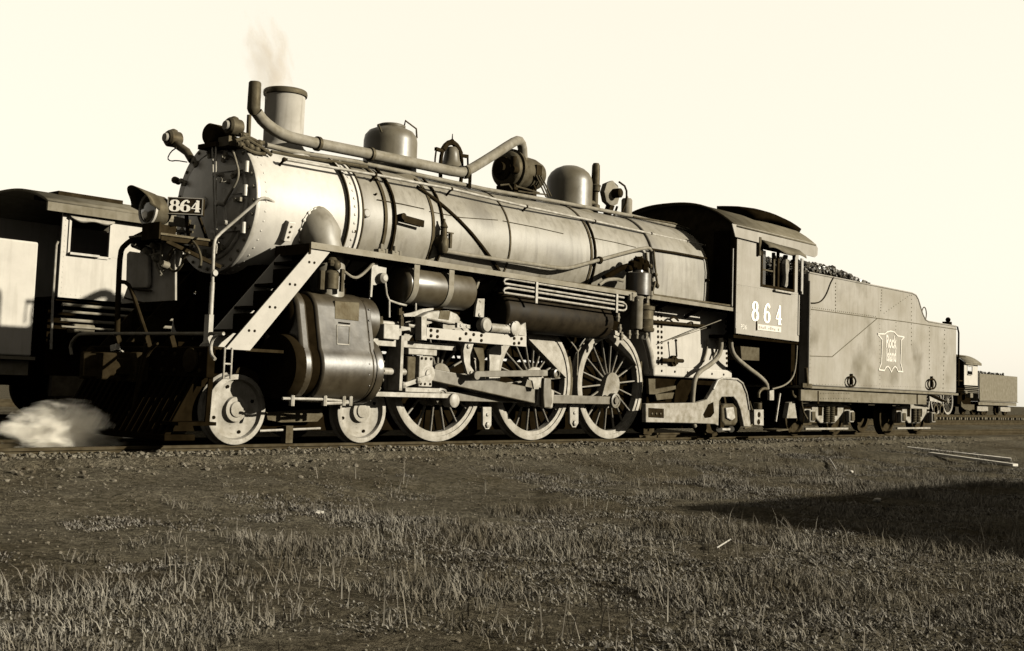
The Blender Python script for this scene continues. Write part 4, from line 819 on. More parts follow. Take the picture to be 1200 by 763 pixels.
m=MB(); m.cyl(Y(843,503,-1.25),Y(843,503,-1.15),.06,n=10); m.cyl(Y(857,503,-1.25),Y(857,503,-1.15),.06,n=10); m.bar(Y(842,503,-1.22),Y(858,503,-1.22),.03,.04); m.build('pedestal_tie','bright',TFo)
disc_wheel(LO,5.30,-1,.53,'trailing_wheel','wheeldark',False); disc_wheel(LO,5.30,1,.53,'trailing_wheel','wheeldark',False)
m=MB(); m.pxplate([(884,480),(895,480),(895,499),(884,498)],-1.30,.12); VB=m.build('injector','bright',LO,bevel=.008)
for u,v in((889.5,486),(889,494.5)): MB().lathe(Y(u,v,-1.303),(0,-1,0),[(0,.055),(.008,.05),(.008,0)],14).build('injector_port','dark',VB)
m=MB(); m.cyl(Y(888,479,-1.25),Y(888,472,-1.25),.08,n=12); m.tube([Y(u,v,-1.25) for u,v in((889,466),(889,460),(894,455),(900,456))],.03,8,1); m.tube([Y(878,470,-1.25),Y(884,490,-1.25),Y(880,500,-1.25),Y(872,502,-1.25)],.02,8,1); m.build('injector_fittings','mid',LO)
MB().pxplate([(902,457),(907,457),(907,469),(902,469)],-1.35,.05).build('step_hanger','bright',LO)
MB().bar(Y(914,461,-1.4),Y(909,494,-1.4),.03,.035).build('step_bar','bright',LO)
MB().bar(Y(902,504,-1.4),Y(916,503,-1.4),.3,.03).build('cab_step','mid',LO)
MB().tube([Y(u,v,-1.45) for u,v in((934,405),(933,425),(930,442),(920,452),(905,456))],.016,8,2).build('drain_hose','pipe',LO)
# ---- cab
CX0,CX1,CY=4.97,7.42,1.50; ZB=1.96; EV=3.93
def roofarc(y,dz=0): return Vector((0,y,3.93+.55*(1-(abs(y)/1.56)**2.6)+dz))
def cabwall(sy,par):
    y=sy*CY; th=-sy*.03
    k=MB(); wx0,wx1,wz0,wz1=5.86,7.20,2.92,3.70
    pts=[(CX0,ZB),(CX1,ZB-.03),(CX1,2.88),(7.36,2.88),(7.36,EV),(CX0,EV)]
    # wall as four panels around the window
    k.prism([(x,y,z) for x,z in((CX0,ZB),(CX1,ZB-.03),(CX1,2.88),(CX0,2.88))],(0,th,0))
    w=k.build('cab_side','cab',par)
    MB().prism([(x,y,z) for x,z in((CX0,2.882),(wx0,2.882),(wx0,EV+.02),(CX0,EV+.02))],(0,th,0)).build('cab_panel','cab',w)
    MB().prism([(x,y,z) for x,z in((wx0+.002,wz1),(7.38,wz1),(7.38,EV+.02),(wx0+.002,EV+.02))],(0,th,0)).build('cab_panel','cab',w)
    MB().prism([(x,y,z) for x,z in((wx0+.002,2.882),(7.38,2.882),(7.38,wz0),(wx0+.002,wz0))],(0,th,0)).build('cab_panel','cab',w)
    MB().prism([(x,y,z) for x,z in((wx1,wz0+.002),(7.38,wz0+.002),(7.38,wz1-.002),(wx1,wz1-.002))],(0,th,0)).build('cab_panel','cab',w)
    WN=MB(); 
    for x0,x1,z0,z1 in((wx0,wx0+.05,wz0,wz1),(wx1-.05,wx1,wz0,wz1),(wx0+.05,wx1-.05,wz1-.05,wz1),(wx0+.05,wx1-.05,wz0,wz0+.045),(6.50,6.56,wz0+.045,wz1-.05)): WN.box(x0,x1,y-.02,y+.02,z0,z1)
    WNo=WN.build('cab_window','dark',w)
    if sy<0:
        s_=MB(); s_.box(5.93,6.12,-1.46,-1.44,wz0+.05,wz1-.06); s_.build('pane','glass',WNo)
        s_=MB(); s_.box(6.42,6.48,-1.47,-1.42,wz0+.05,wz1-.06); s_.box(5.92,6.45,-1.462,-1.445,3.25,3.28); s_.build('sash','mid',WNo)
        s_=MB(); s_.tube([(6.95,-1.44,wz1-.06),(6.90,-1.43,3.4),(6.96,-1.44,3.2),(6.92,-1.43,3.0)],[.05,.10,.06,.07,.05],8,1); s_.build('curtain','cloth',WNo)
        MB().box(6.35,7.1,-1.56,-1.49,2.865,2.905).build('arm_rest','bright',WNo,bevel=.01)
        aw=MB(); vs=[]
        for i in range(13):
            u=i/12; x=5.80+1.52*u; sag=.03*math.sin(u*PI*3); vs+= [(x,-1.515,3.84-.03*u),(x,-1.70,3.70+sag*.5-.04*u),(x,-1.71,3.655+sag-.05*u)]
        aw.add(vs,[(3*i+k,3*i+3+k,3*i+4+k,3*i+1+k) for i in range(12) for k in range(2)]); ao=aw.build('window_awning','roof',w); md=ao.modifiers.new('solid','SOLIDIFY'); md.thickness=.01
        MB().box(5.70,5.78,-1.56,-1.502,3.50,3.86).build('awning_bracket','mid',w,bevel=.01)
        hr_=MB(); hr_.tube([(7.40,-1.55,3.62),(7.40,-1.55,2.95)],.022,8); hr_.tube([(7.47,-1.53,3.62),(7.47,-1.53,2.90)],.03,8); hr_.build('cab_handrail','bright',w)
        MB().prism([(CX0+.002,-1.502,ZB+.004),(CX1,-1.502,ZB-.026),(CX1,-1.502,ZB+.085),(CX0+.002,-1.502,ZB+.10)],(0,-.006,0)).build('bottom_band','cab',w)
        MB().prism([(CX1-.04,-1.503,ZB+.1),(CX1,-1.503,ZB+.1),(CX1,-1.503,2.875),(CX1-.04,-1.503,2.875)],(0,-.012,0)).build('edge_bead','cab',w)
        m=MB()
        for z in np.arange(2.1,3.9,.085): m.bolt((CX0+.04,-1.50,z),(0,-1,0),.010)
        for x in np.arange(CX0+.1,5.8,.085): m.bolt((x,-1.50,2.86),(0,-1,0),.009); m.bolt((x,-1.50,3.72),(0,-1,0),.009)
        for x in np.arange(5.85,7.4,.085): m.bolt((x,-1.50,2.845),(0,-1,0),.008)
        for z in np.arange(2.1,2.85,.085): m.bolt((CX1-.08,-1.50,z),(0,-1,0),.009)
        m.build('rivet_row','cab',w,kind='stuff')
        for i,ch in enumerate('864'):
            d=MB(); digit(d,ch,Vector((5.545+.455*i,-1.506,2.235-.006*i)),Vector((.40,0,0)),Vector((0,0,.385)),.21); d.build('cab_numeral','white',w)
        text_mesh('class_lettering','P36',(5.25,-1.506,2.06),Vector((1,0,0)),Vector((0,0,1)),(.155,.12),'cream',w,.02)
        p_=MB().box(5.76,6.68,-1.512,-1.508,2.075,2.185); po=p_.build('builder_plate','cream',w)
        pt=MB()
        for i,x in enumerate(np.arange(5.80,6.62,.075)):
            if i%5!=4: pt.box(x,x+.045,-1.5145,-1.5125,2.10+.01*(i%2),2.16-.012*((i*7)%3))
        pt.build('plate_lettering','cab',po)
        MB().box(5.715,5.74,-1.514,-1.508,2.06,2.25).build('plate_edge','dark',w)
    return w
cabwall(-1,LO); cabwall(1,LO)
# cab front sheet (faces forward, its shade put into the dark colour) with door and window openings, floor, back
fp=[Vector((CX0-.015,y,roofarc(y,-.03).z)) for y in np.linspace(-1.49,1.49,25)]
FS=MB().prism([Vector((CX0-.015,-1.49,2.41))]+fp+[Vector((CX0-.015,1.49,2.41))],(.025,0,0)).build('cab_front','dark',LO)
MB().box(CX0-.05,CX0-.02,-1.36,-1.02,2.50,3.90).build('cab_front_door','black',FS)
MB().tube([(CX0-.08,-1.46,3.55),(CX0-.08,-1.46,2.46)],.014,8).build('door_rail','bright',FS)
MB().box(CX0,7.5,-1.46,1.46,1.88,1.94).build('cab_floor','black',LO)
bh=MB().lathe((4.97,0,3.0),(1,0,0),[(0,.9),(.75,.88),(.78,.8),(.78,0)],30); bh.build('backhead','black',LO)
# roof
rv=[];NR=26
for xx in(4.86,8.02):
    for i in range(NR+1): y=-1.545+3.09*i/NR; rv.append((xx,y,3.93+.55*(1-(abs(y)/1.56)**2.6)))
rr=MB(); rr.add(rv,[(i,i+1,NR+2+i,NR+1+i) for i in range(NR)]); RO=rr.build('cab_roof','roof',LO); md=RO.modifiers.new('solid','SOLIDIFY'); md.thickness=.03; md.offset=1
for sy in(-1,1):
    q=[Y(u,v,-1.545) for u,v in((858,262),(908,274),(955.5,285.5),(958.5,291),(958,299),(955,301.5),(936,296.5),(900,287),(862,277.5))]
    MB().prism([Vector((a.x,sy*1.545,a.z)) for a in q],(0,sy*-.02,0)).build('roof_fascia','cab',RO)
MB().tube([(4.84,y,3.945+.55*(1-(abs(y)/1.56)**2.6)) for y in np.linspace(-1.53,1.53,25)],.02,8).build('roof_bead','mid',RO)
m=MB()
for x in np.arange(5.0,7.9,.1): m.bolt((x,-1.30,roofarc(-1.30,.03).z),(0,-.75,.6),.010)
m.build('roof_rivets','roof',RO,kind='stuff')
ha=MB(); hv=[]
for i,x in enumerate(np.linspace(6.25,8.15,9)):
    f=i/8.; lift=.16+.12*math.sin(f*PI*.8)
    for j,y in enumerate(np.linspace(-1.15,-.25,5)): hv.append((x,y,roofarc(y).z+lift-.12*f*f))
ha.add(hv,[(i*5+j,i*5+j+1,i*5+j+6,i*5+j+5) for i in range(8) for j in range(4)]); ho=ha.build('roof_hatch','black',RO); md=ho.modifiers.new('solid','SOLIDIFY'); md.thickness=.13
# ================================================================== tender
TX0,TX1=7.84,15.86
TE=thing('tender','riveted tender with a coal heap and a white shield emblem on its side','tender',(11.85,0,0))
prof=[(TX0,1.06),(TX1,1.06),(TX1,2.76),(14.05,2.765),(13.86,2.80),(13.70,2.92),(13.55,3.10),(13.42,3.26),(13.28,3.35),(13.05,3.38),(TX0,3.375)]
TB=MB().prism([(x,-1.5,z) for x,z in prof],(0,3.0,0)).build('tank_body','tender',TE,bevel=.03)
m=MB(); m.tube([(x,-1.495,z+.005) for x,z in prof[2:]],.018,8); m.build('top_bead','tender',TB)
sm=MB()
for pts in(((948,362),(985,367),(1028,373)),((1028,373),(1060,377),(1121,386)),((1028,373),(975,418)),((975,418),(946.5,417))): 
    q=[Y(u,v,-1.5) for u,v in pts]
    for a,b in zip(q,q[1:]): sm.bar(a,b,.012,.022,(0,-1,0)) if 0 else sm.bar(a,b,.022,.014)
sm.build('seam_strip','roof',TB)
MB().tube([Y(u,v,-1.51) for u,v in((977,325),(973,332),(969,344),(963,353),(956,355.5),(947,355))],.014,8,2).build('grab_iron','dark',TE)
m=MB()
def rvrow(p,q,n,r=.012):
    a=Y(*p,-1.5); b=Y(*q,-1.5)
    for i in range(n): m.bolt(a.lerp(b,i/(n-1)),(0,-1,0),r*1.15)
rvrow((950,360),(1026,371),34); rvrow((979,332),(979,366),9,.016); rvrow((1033,340),(1032,364),8,.014); rvrow((1068,346),(1068,404),13,.014); rvrow((1089,384),(1089,432),12,.015); rvrow((1107,387),(1105,455),14,.016)
rvrow((1036,367),(1066,346),12,.012); rvrow((1031,380),(1031,455),16,.011); rvrow((1050,378),(1049,395),5,.012); rvrow((950,450),(1118,455),60,.009); rvrow((950,340),(949,450),24,.009)
m.build('rivet_rows','rivet',TB,kind='stuff')
# shield emblem
def emb(pts,w,mb,closed=True):
    q=[Y(1010+u/7.63,360+v/7.63,-1.507) for u,v in pts]
    if closed: q=q+[q[0]]
    for i,(a,b) in enumerate(zip(q,q[1:])):
        d=(b-a).normalized(); o_=Vector((0,-.0015*(i%3),0)); mb.bar(a-d*w*.3+o_,b+d*w*.3+o_,.006,w)
em=MB(); emb([(140,238),(205,240),(222,222),(255,214),(288,222),(306,242),(318,256),(378,268),(352,296),(350,420),(346,500),(366,578),(322,574),(312,545),(294,528),(276,548),(264,580),(250,550),(232,528),(212,540),(200,566),(152,560),(174,505),(178,420),(182,290)],.03,em)
EM=em.build('shield_emblem','cream',TE)
for tx,(u,v),sx,sz in(('Rock',(261,362),.265,.40),('Island',(262,484),.235,.40)):
    text_mesh('emblem_lettering',tx,Y(1010+u/7.63,360+v/7.63,-1.508),Vector((1,0,0)),Vector((0,0,1)),(sx,sz),'cream',EM,.03)
# deck edge, frame
MB().box(7.62,15.9,-1.54,1.54,1.00,1.055).build('tender_deck','frame',TE,bevel=.01)
FRM=MB().prism([(x,-1.46,z) for x,z in((7.64,.985),(14.05,.985),(14.05,.745),(7.64,.745))],(0,.06,0)).build('tender_frame','frame',TE,bevel=.008)
MB().box(7.64,15.8,-.5,.5,.70,.98).build('center_sill','black',TE)
MB().prism([(x,1.46,z) for x,z in((7.64,.985),(15.6,.985),(15.6,.745),(7.64,.745))],(0,-.06,0)).build('tender_frame','frame',TE)
m=MB(); [m.bolt(Y(u,v,-1.462),(0,-1,0),.016) for u in range(962,998,3) for v in(461,467)]; [m.bolt(Y(u,470,-1.462),(0,-1,0),.016) for u in(950,1005,1020,1048,1060)]; m.build('frame_rivets','frame',FRM,kind='stuff')
for u in(959,1075): MB().pxplate([(u-.7,458),(u+.7,458),(u+.7,473.5),(u-.7,473)],-1.466,.004).build('frame_joint','dark',FRM)
# front end: black box put in as shade of the gangway gap, hand pole, step
MB().box(7.50,7.835,-1.30,1.30,1.06,3.30).build('gangway_gap_fill','black',TE)
MB().tube([(7.80,-1.53,3.2),(7.80,-1.53,1.1)],.03,8).build('hand_pole','cab',TE)
MB().tube([Y(944.5,431,-1.54),Y(946,452,-1.54)],.04,8).pxplate([(941,449),(952,450),(952,455),(941,454)],-1.56,.05).build('corner_casting','mid',TE)
for u,v in((998,447),(1092,450)):
    MB().tube([Y(u+6*math.cos(a)*.8,v+6*math.sin(a),-1.55) for a in np.linspace(0,2*PI,15)],.02,6).cyl(Y(u,v-9,-1.53),Y(u,v+4,-1.53),.03,n=8).build('tie_ring','dark',TE)
m=MB(); m.pxplate([(1089,462),(1095,463),(1106,470),(1103,472),(1090,470)],-1.45,.05); m.build('rear_step_plate','bright',TE)
m=MB(); m.bar(Y(1086,460,-1.48),Y(1108,471,-1.48),.03,.04); m.build('step_brace','black',TE)
for u in(1096,1103): MB().lathe(Y(u,480,-1.2),(0,-1,0),[(0,.14),(.02,.14),(.02,.10),(0,.10)],18).build('hose_reel','mid',TE)
MB().tube([Y(1122,383,-1.53),Y(1123.5,390,-1.53),Y(1123,452,-1.53)],.022,8).build('rear_hand_pole','dark',TE)
MB().tube([Y(1083+2.6*math.cos(a),368+8*math.sin(a),-1.3) for a in np.linspace(0,2*PI,17)],.014,6).build('hand_loop','mid',TE)
MB().box(15.55,15.75,-1.42,-1.25,2.77,2.87).sph((15.8,-1.3,2.93),.07,8).build('rear_marker','black',TE)
MB().box(15.86,16.35,-.14,.14,.72,1.0).build('rear_coupler','dark',TE)
# coal
m=MB()
ico=[(0,0,1),(.89,0,.45),(.28,.85,.45),(-.72,.53,.45),(-.72,-.53,.45),(.28,-.85,.45),(.72,.53,-.45),(-.28,.85,-.45),(-.89,0,-.45),(-.28,-.85,-.45),(.72,-.53,-.45),(0,0,-1)]
icf=[(0,1,2),(0,2,3),(0,3,4),(0,4,5),(0,5,1),(1,6,2),(2,7,3),(3,8,4),(4,9,5),(5,10,1),(6,7,2),(7,8,3),(8,9,4),(9,10,5),(10,6,1),(6,11,7),(7,11,8),(8,11,9),(9,11,10),(10,11,6)]
def lump(mb,c,r,fl=1.): 
    a=random.uniform(0,6.28); ca,sa=math.cos(a),math.sin(a); j=[r*random.uniform(.65,1.2) for _ in range(12)]
    mb.add([(c[0]+(x*ca-y*sa)*k,c[1]+(x*sa+y*ca)*k,c[2]+z*k*fl) for (x,y,z),k in zip(ico,j)],icf)
for i in range(1500):
    x=random.uniform(7.75,10.9); y=random.uniform(-1.42,1.42); h=.40*max(0,1-max(0,abs(x-9.3)-.9)/.9)*max(0,1-(abs(y)/1.55)**3)+.02
    lump(m,(x,y,3.37+h*random.uniform(.55,1)),random.uniform(.03,.08))
co=m.build('coal_load','coal',TE,kind='stuff',ang=10)
MB().prism([(x,-1.3,z) for x,z in((10.2,3.36),(10.85,3.36),(10.55,3.50),(10.2,3.53))],(0,2.6,0)).build('coal_board','black',TE)
# trucks
def ttruck(cx):
    for sy in(-1,1):
        k=MB(); yo=sy*1.12; th=-sy*.10
        def pr(pts): k.prism([(cx+x,yo,z) for x,z in pts],(0,th,0))
        pr([(-1.12,.60),(-1.02,.68),(-.72,.70),(-.55,.74),(.55,.74),(.72,.70),(1.02,.68),(1.12,.60),(1.12,.34),(1.04,.28),(.84,.28),(.74,.36),(.74,.52),(.5,.36),(.34,.28),(-.34,.28),(-.5,.36),(-.74,.52),(-.74,.36),(-.84,.28),(-1.04,.28),(-1.12,.34)])
        TS=k.build('truck_frame','truck',TE,bevel=.02)
        for sx in(-1,1):
            MB().prism([(cx+sx*.36+a,yo-(-sy)*-.0+sy*.003,z) for a,z in((-.09,.44),(.09,.44),(.10,.64),(-.10,.64))],(0,-sy*.006,0)).build('frame_opening','black',TS)
            b=MB(); b.box(cx+sx*.93-.12,cx+sx*.93+.12,min(yo,yo+sy*.12),max(yo,yo+sy*.12),.30,.56); JB=b.build('journal_box','truck',TS,bevel=.03)
            MB().box(cx+sx*.93-.08,cx+sx*.93+.08,min(yo+sy*.12,yo+sy*.15),max(yo+sy*.12,yo+sy*.15),.34,.53).build('journal_lid','mid',TS,bevel=.02)
            MB().prism([(cx+sx*.93+a,yo+sy*.002,z) for a,z in((-.2,.3),(-.17,.3),(-.15,.58),(.15,.58),(.17,.3),(.2,.3),(.18,.63),(-.18,.63))],(0,sy*.006,0)).build('pedestal_slot','black',TS)
        for dx_ in(-.12,.12):
            s_=MB(); s_.lathe((cx+dx_,yo+sy*.03,.30),(0,0,1),[(t_*.02,.075 if t_%2 else .06) for t_ in range(18)],14); s_.build('spring','mid',TS)
        MB().box(cx-1.0,cx+1.0,min(yo,yo-sy*.04),max(yo,yo-sy*.04),.14,.18).build('tie_bar','truck',TS)
    for sx in(-.93,.93):
        for sy in(-1,1): disc_wheel(TE,cx+sx,sy,.42,'tender_wheel','wheeldark',False)
        MB().cyl((cx+sx,-.7,.42),(cx+sx,.7,.42),.07,n=10).build('axle','black',TE)
    MB().box(cx-.2,cx+.2,-1.0,1.0,.40,.68).build('truck_bolster','black',TE)
ttruck(9.52); ttruck(14.15)
m=MB(); q=Y(924,489,-1.3); m.prism([Y(u,v,-1.3) for u,v in((922,490),(925,472),(931,470),(934,490))],(0,.1,0)); m.build('leaf_spring','truck',TE)
m=MB(); m.tube([Y(u,v,-1.35) for u,v in((928,457),(929,464),(935,466),(938,470))],.03,8,1); m.tube([Y(938,455,-1.4),Y(940,480,-1.4),Y(946,491,-1.4)],.02,8,1); m.build('gangway_hose','mid',TE)

# ================================================================== the other two locomotives
def side_loco(label,yn,xc0,xc1,tdir,pale,xb,xt,dets,CR=.55,tmat='frame'):
    """yn: plane of the near side; cab between xc0 and xc1; boiler towards xb; tender towards xt"""
    ya=yn+1.5; t=thing('steam_locomotive',label,'locomotive',((xc0+xc1)/2,ya,0))
    zb,ze=2.10,3.72; wx0,wx1,wz0,wz1=dets
    k=MB()
    w=MB().prism([(x,yn,z) for x,z in((xc0,zb),(xc1,zb),(xc1,wz0),(xc0,wz0))],(0,.03,0)).build('cab_side',pale,t)
    for a,b,c,d in((xc0,wx0,wz0+.002,wz1-.002),(wx1,xc1,wz0+.002,wz1-.002),(xc0,xc1,wz1,ze)): MB().prism([(x,yn,z) for x,z in((a,c),(b,c),(b,d),(a,d))],(0,.03,0)).build('cab_panel',pale,w)
    f=MB()
    for a,b,c,d in((wx0-.03,wx0+.01,wz0-.02,wz1+.03),(wx1-.01,wx1+.05,wz0-.02,wz1+.03),(wx0+.01,wx1-.01,wz0-.045,wz0),(wx0+.01,wx1-.01,wz1,wz1+.04)): f.box(a,b,yn-.025,yn-.002,c,d)
    WN=f.build('cab_window',pale,w)
    cu=MB(); vs=[]
    for i in range(15):
        u=i/14; x=wx0-.04+(wx1-wx0+.08)*u; s_=.09*math.sin(u*PI)**.7+.03*math.sin(u*9)
        vs+=[(x,yn-.04,wz1+.05),(x,yn-.09,wz1-.03-.5*s_),(x,yn-.07,wz1-.02-s_)]
    cu.add(vs,[(3*i+j,3*i+3+j,3*i+4+j,3*i+1+j) for i in range(14) for j in range(2)]); co_=cu.build('curtain','cloth',WN); md=co_.modifiers.new('solid','SOLIDIFY'); md.thickness=.01
    MB().box(wx0-.01,wx0+(wx1-wx0)*.72,yn-.08,yn-.03,wz0-.03,wz0+.01).build('arm_rest','bright',WN)
    MB().box(xc0+.02,xc1-.02,yn+.1,yn+2.9,zb-.05,zb+.02).build('cab_floor','black',t)
    xf=xc0 if xb<xc0 else xc1; xr=xc1 if xf==xc0 else xc0; dr=1 if xf==xc1 else -1
    arc=[(y,3.72+CR*(1-(abs(y)/1.56)**2.4)) for y in np.linspace(-1.5,1.5,17)]
    MB().prism([Vector((xf-dr*.02,ya-1.48,zb))]+[Vector((xf-dr*.02,ya+y*.985,z-.03)) for y,z in arc]+[Vector((xf-dr*.02,ya+1.48,zb))],(-dr*.02,0,0)).build('cab_front','black',t)  # black colour carries the shade of the front sheet
    MB().prism([(x,ya+1.47,z) for x,z in((xc0,zb),(xc1,zb),(xc1,ze),(xc0,ze))],(0,.03,0)).build('cab_side',pale,t)
    rv=[]; NR=24
    for xx in((xc0-.36,xc1+.15) if dr>0 else (xc0-.12,xc1+.36)):
        for i in range(NR+1): y=-1.64+3.28*i/NR; rv.append((xx,ya+y,3.72+CR*(1-(abs(y)/1.56)**2.4)))
    RF=MB().add(rv,[(i,i+1,NR+2+i,NR+1+i) for i in range(NR)]).build('cab_roof','frame',t); md=RF.modifiers.new('solid','SOLIDIFY'); md.thickness=.05; md.offset=1
    MB().box(xc0-(.36 if dr>0 else .1),xc1+(.13 if dr>0 else .36),yn-.15,yn-.10,3.55,3.70).build('eave_board','frame',RF)
    MB().box(xc0+.1,xc0+1.35,ya-1.1,ya-.2,3.72+CR*.55+.04,3.72+CR*.55+.13).build('roof_hatch','dark',RF)
    m=MB()
    for z in np.arange(zb+.08,3.55,.09): m.bolt((xr+dr*.06,yn,z),(0,-1,0),.012)
    for x in np.arange(xc0+.06,xc1,.09): m.bolt((x,yn,zb+.06),(0,-1,0),.011)
    m.build('rivet_rows',pale,w,kind='stuff')
    MB().tube([(xr-dr*.07,yn-.02,3.05),(xr-dr*.10,yn-.03,2.98),(xr-dr*.10,yn-.03,2.0),(xr-dr*.07,yn-.02,1.2)],.022,8).build('cab_handrail','bright',w)
    # boiler, underframe, wheels
    MB().lathe((xf,ya,3.0),(dr,0,0),[(0,.98),(abs(xb-xf)-.1,.9),(abs(xb-xf),.8),(abs(xb-xf),0)],40).build('boiler','boiler',t)
    MB().box(min(xf,xb),max(xf,xb),yn+.1,yn+.8,2.35,2.42).build('running_board','dark',t)
    MB().box(min(xr,xf)+.1,max(xr,xf)+dr*1.5*(dr>0),ya-1.0,ya+1.0,.75,2.05).build('firebox','black',t)
    MB().box(min(xr,xb),max(xr,xb),ya-.6,ya+.6,.55,1.2).build('main_frame','black',t)
    m=MB()
    for z,y,r,c in((1.98,.02,.03,0),(1.86,-.02,.025,0),(1.72,.05,.03,0),(1.60,.0,.02,0)): m.tube([(xc0+.1,yn+y,z),(xc1+.2,yn+y,z-.01)],r,8)
    m.build('side_pipes','pipe',t)
    MB().box(xc0+1.15,xc0+1.65,yn-.02,yn+.3,1.22,1.55).build('injector','frame',t,bevel=.03); MB().box(xc0+.35,xc0+.75,yn+.02,yn+.3,1.50,1.66).build('injector_body','frame',t,bevel=.03)
    TFm=MB().prism([(xr+dr*x,yn+.2,z) for x,z in((.1,.75),(2.2,.75),(2.6,.95),(2.6,.6),(2.0,.4),(.9,.3),(.5,.4),(.1,.4))],(0,.1,0)).build('trailing_truck','mid',t)
    for sy in(-1,1):
        for i,x in enumerate((xr+dr*.9,)): 
            w2=disc_wheel(t,x,sy,.53,'trailing_wheel','wheeldark',False); w2.location=Vector((x,ya+sy*.69,.53))-worldloc(t)
        for i in range(3):
            x=xf+dr*(1.2+2.05*i)
            w2=bpy.data.objects.new('driving_wheel',partmesh('tyre:d',DP['tyre'],'tyre')); COL.objects.link(w2); w2.parent=t; w2.location=Vector((x,ya+sy*.69,.927))-worldloc(t); w2.rotation_euler=(0,0,0 if sy<0 else PI)
            for j in range(18): addpart('spoke',partmesh('spoke:d',spk,'wheel'),w2,rot=(0,2*PI*j/18,0))
            addpart('hub',partmesh('hub:d',DP['hub'],'wheel'),w2); addpart('rim',partmesh('rim:d',DP['rim'],'tyre'),w2)
    # its tender
    x0,x1=sorted((xr-dr*.40,xt)); tt=thing('tender',label.replace('locomotive','locomotive tender') if 0 else TLAB[label],'tender',((x0+x1)/2,ya,0))
    MB().prism([(x,yn,z) for x,z in((x0,1.06),(x1,1.06),(x1,3.0),(x0,3.0))],(0,3,0)).build('tank_body',tmat,tt,bevel=.03)
    MB().box(x0-.05,x1+.05,yn-.04,yn+3.04,1.0,1.055).build('tender_deck','frame',tt)
    MB().box(x0,x1,yn+.08,yn+.14,.74,.99).build('tender_frame','frame',tt); MB().box(x0,x1,ya-.5,ya+.5,.66,.98).build('center_sill','black',tt)
    m=MB(); [lump(m,(random.uniform(x0+.2,x1-2),ya+random.uniform(-1.3,1.3),3.0+random.uniform(0,.14)),random.uniform(.05,.11)) for _ in range(400)]; m.build('coal_load','coal',tt,kind='stuff',ang=10)
    for cx in(x0+1.6,x1-1.6):
        for sx in(-.93,.93):
            for sy in(-1,1): w2=disc_wheel(tt,cx+sx,sy,.42,'tender_wheel','wheeldark',False); w2.location=Vector((cx+sx,ya+sy*.69,.42))-worldloc(tt)
        MB().prism([(cx+x,yn+.35,z) for x,z in((-1.1,.6),(-.6,.72),(.6,.72),(1.1,.6),(1.1,.3),(.8,.3),(.34,.28),(-.34,.28),(-.8,.3),(-1.1,.3))],(0,.1,0)).build('truck_frame','truck',tt,bevel=.02)
    return t
LA='pale-sided locomotive cab with a curtained open window behind the big engine'; LB='distant dark locomotive cab beyond the rear of the tender'
TLAB={LA:'plain tender coupled behind the pale-sided locomotive cab',LB:'far tender coupled behind the distant locomotive cab'}
q=[Y(u,v,6.35) for u,v in((74,250),(83,256),(127,300),(84,296))]
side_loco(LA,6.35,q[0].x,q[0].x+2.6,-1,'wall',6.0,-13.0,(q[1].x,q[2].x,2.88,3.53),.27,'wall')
xx=Y(1130,425,18.1).x
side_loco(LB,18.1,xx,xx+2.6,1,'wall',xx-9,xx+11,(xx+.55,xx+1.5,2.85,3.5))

# ================================================================== things on the ground
def onground(u,v):
    z=-.3
    for _ in range(6): q=Z(u,v,z); z=float(gz(q.x,q.y))
    return Z(u,v,z)
def plank(a,b,w,th,label,nm='plank'):
    a=onground(*a); b=onground(*b); a.z+=.03; b.z+=.03; d=(b-a).normalized()
    m=MB().bar(a,b,w,th); return tag(m.build(nm,'palewood',None,bevel=.006),label,'plank')
plank((1063,526.5),(1185,540),.26,.06,'long pale weathered plank lying on the dirt past the grass')
plank((1090,533),(1190,547),.14,.05,'narrow pale board lying beside the long weathered plank')
def rock(u,v,r,label,m='pale',fl=.7,grp=None):
    q=onground(u,v); k=MB(); lump(k,(0,0,0),r,fl); k.v=[(x*1.3,y,z) for x,y,z in k.v]
    o=k.build('stone',m,None,bevel=r*.12,ang=25); o.location=(q.x,q.y,q.z+r*fl*.45); return tag(o,label,'stone',grp)
rock(1028,588,.055,'pale angular stone lying in the shadowed grass')
rock(997,554,.045,'small pale stone in the sunlit grass near the white stick')
rock(510,520,.12,'flat pale rock in the dirt under the first driving wheel',fl=.35)
rock(683,520,.10,'crumpled pale scrap lying by the rail between the rear driving wheels',fl=.4)
rock(746,517,.14,'dark clod heaped by the rail behind the last driving wheel','stone',.6)
rock(152,517,.10,'pale rubble lump below the pilot of the big engine',fl=.7)
rock(186,514,.06,'small pale lump on the rail bed under the pilot',fl=.8)
rock(372,602,.06,'small pale stone on the bare dirt left of the grass',fl=.35)
a=onground(972,541)+Vector((0,0,.05)); b=onground(980,552)+Vector((0,0,.02)); tag(MB().tube([a,(a+b)/2+Vector((0,0,.01)),b],.014,6).build('stick','pale'),'short bleached white stick lying in the grass','stick')
a=onground(840,645)+Vector((0,0,.02)); b=onground(856,641)+Vector((0,0,.06)); tag(MB().tube([a,(a+b)/2,b],.006,6).build('twig','pale'),'thin pale forked twig in the low front grass','twig')
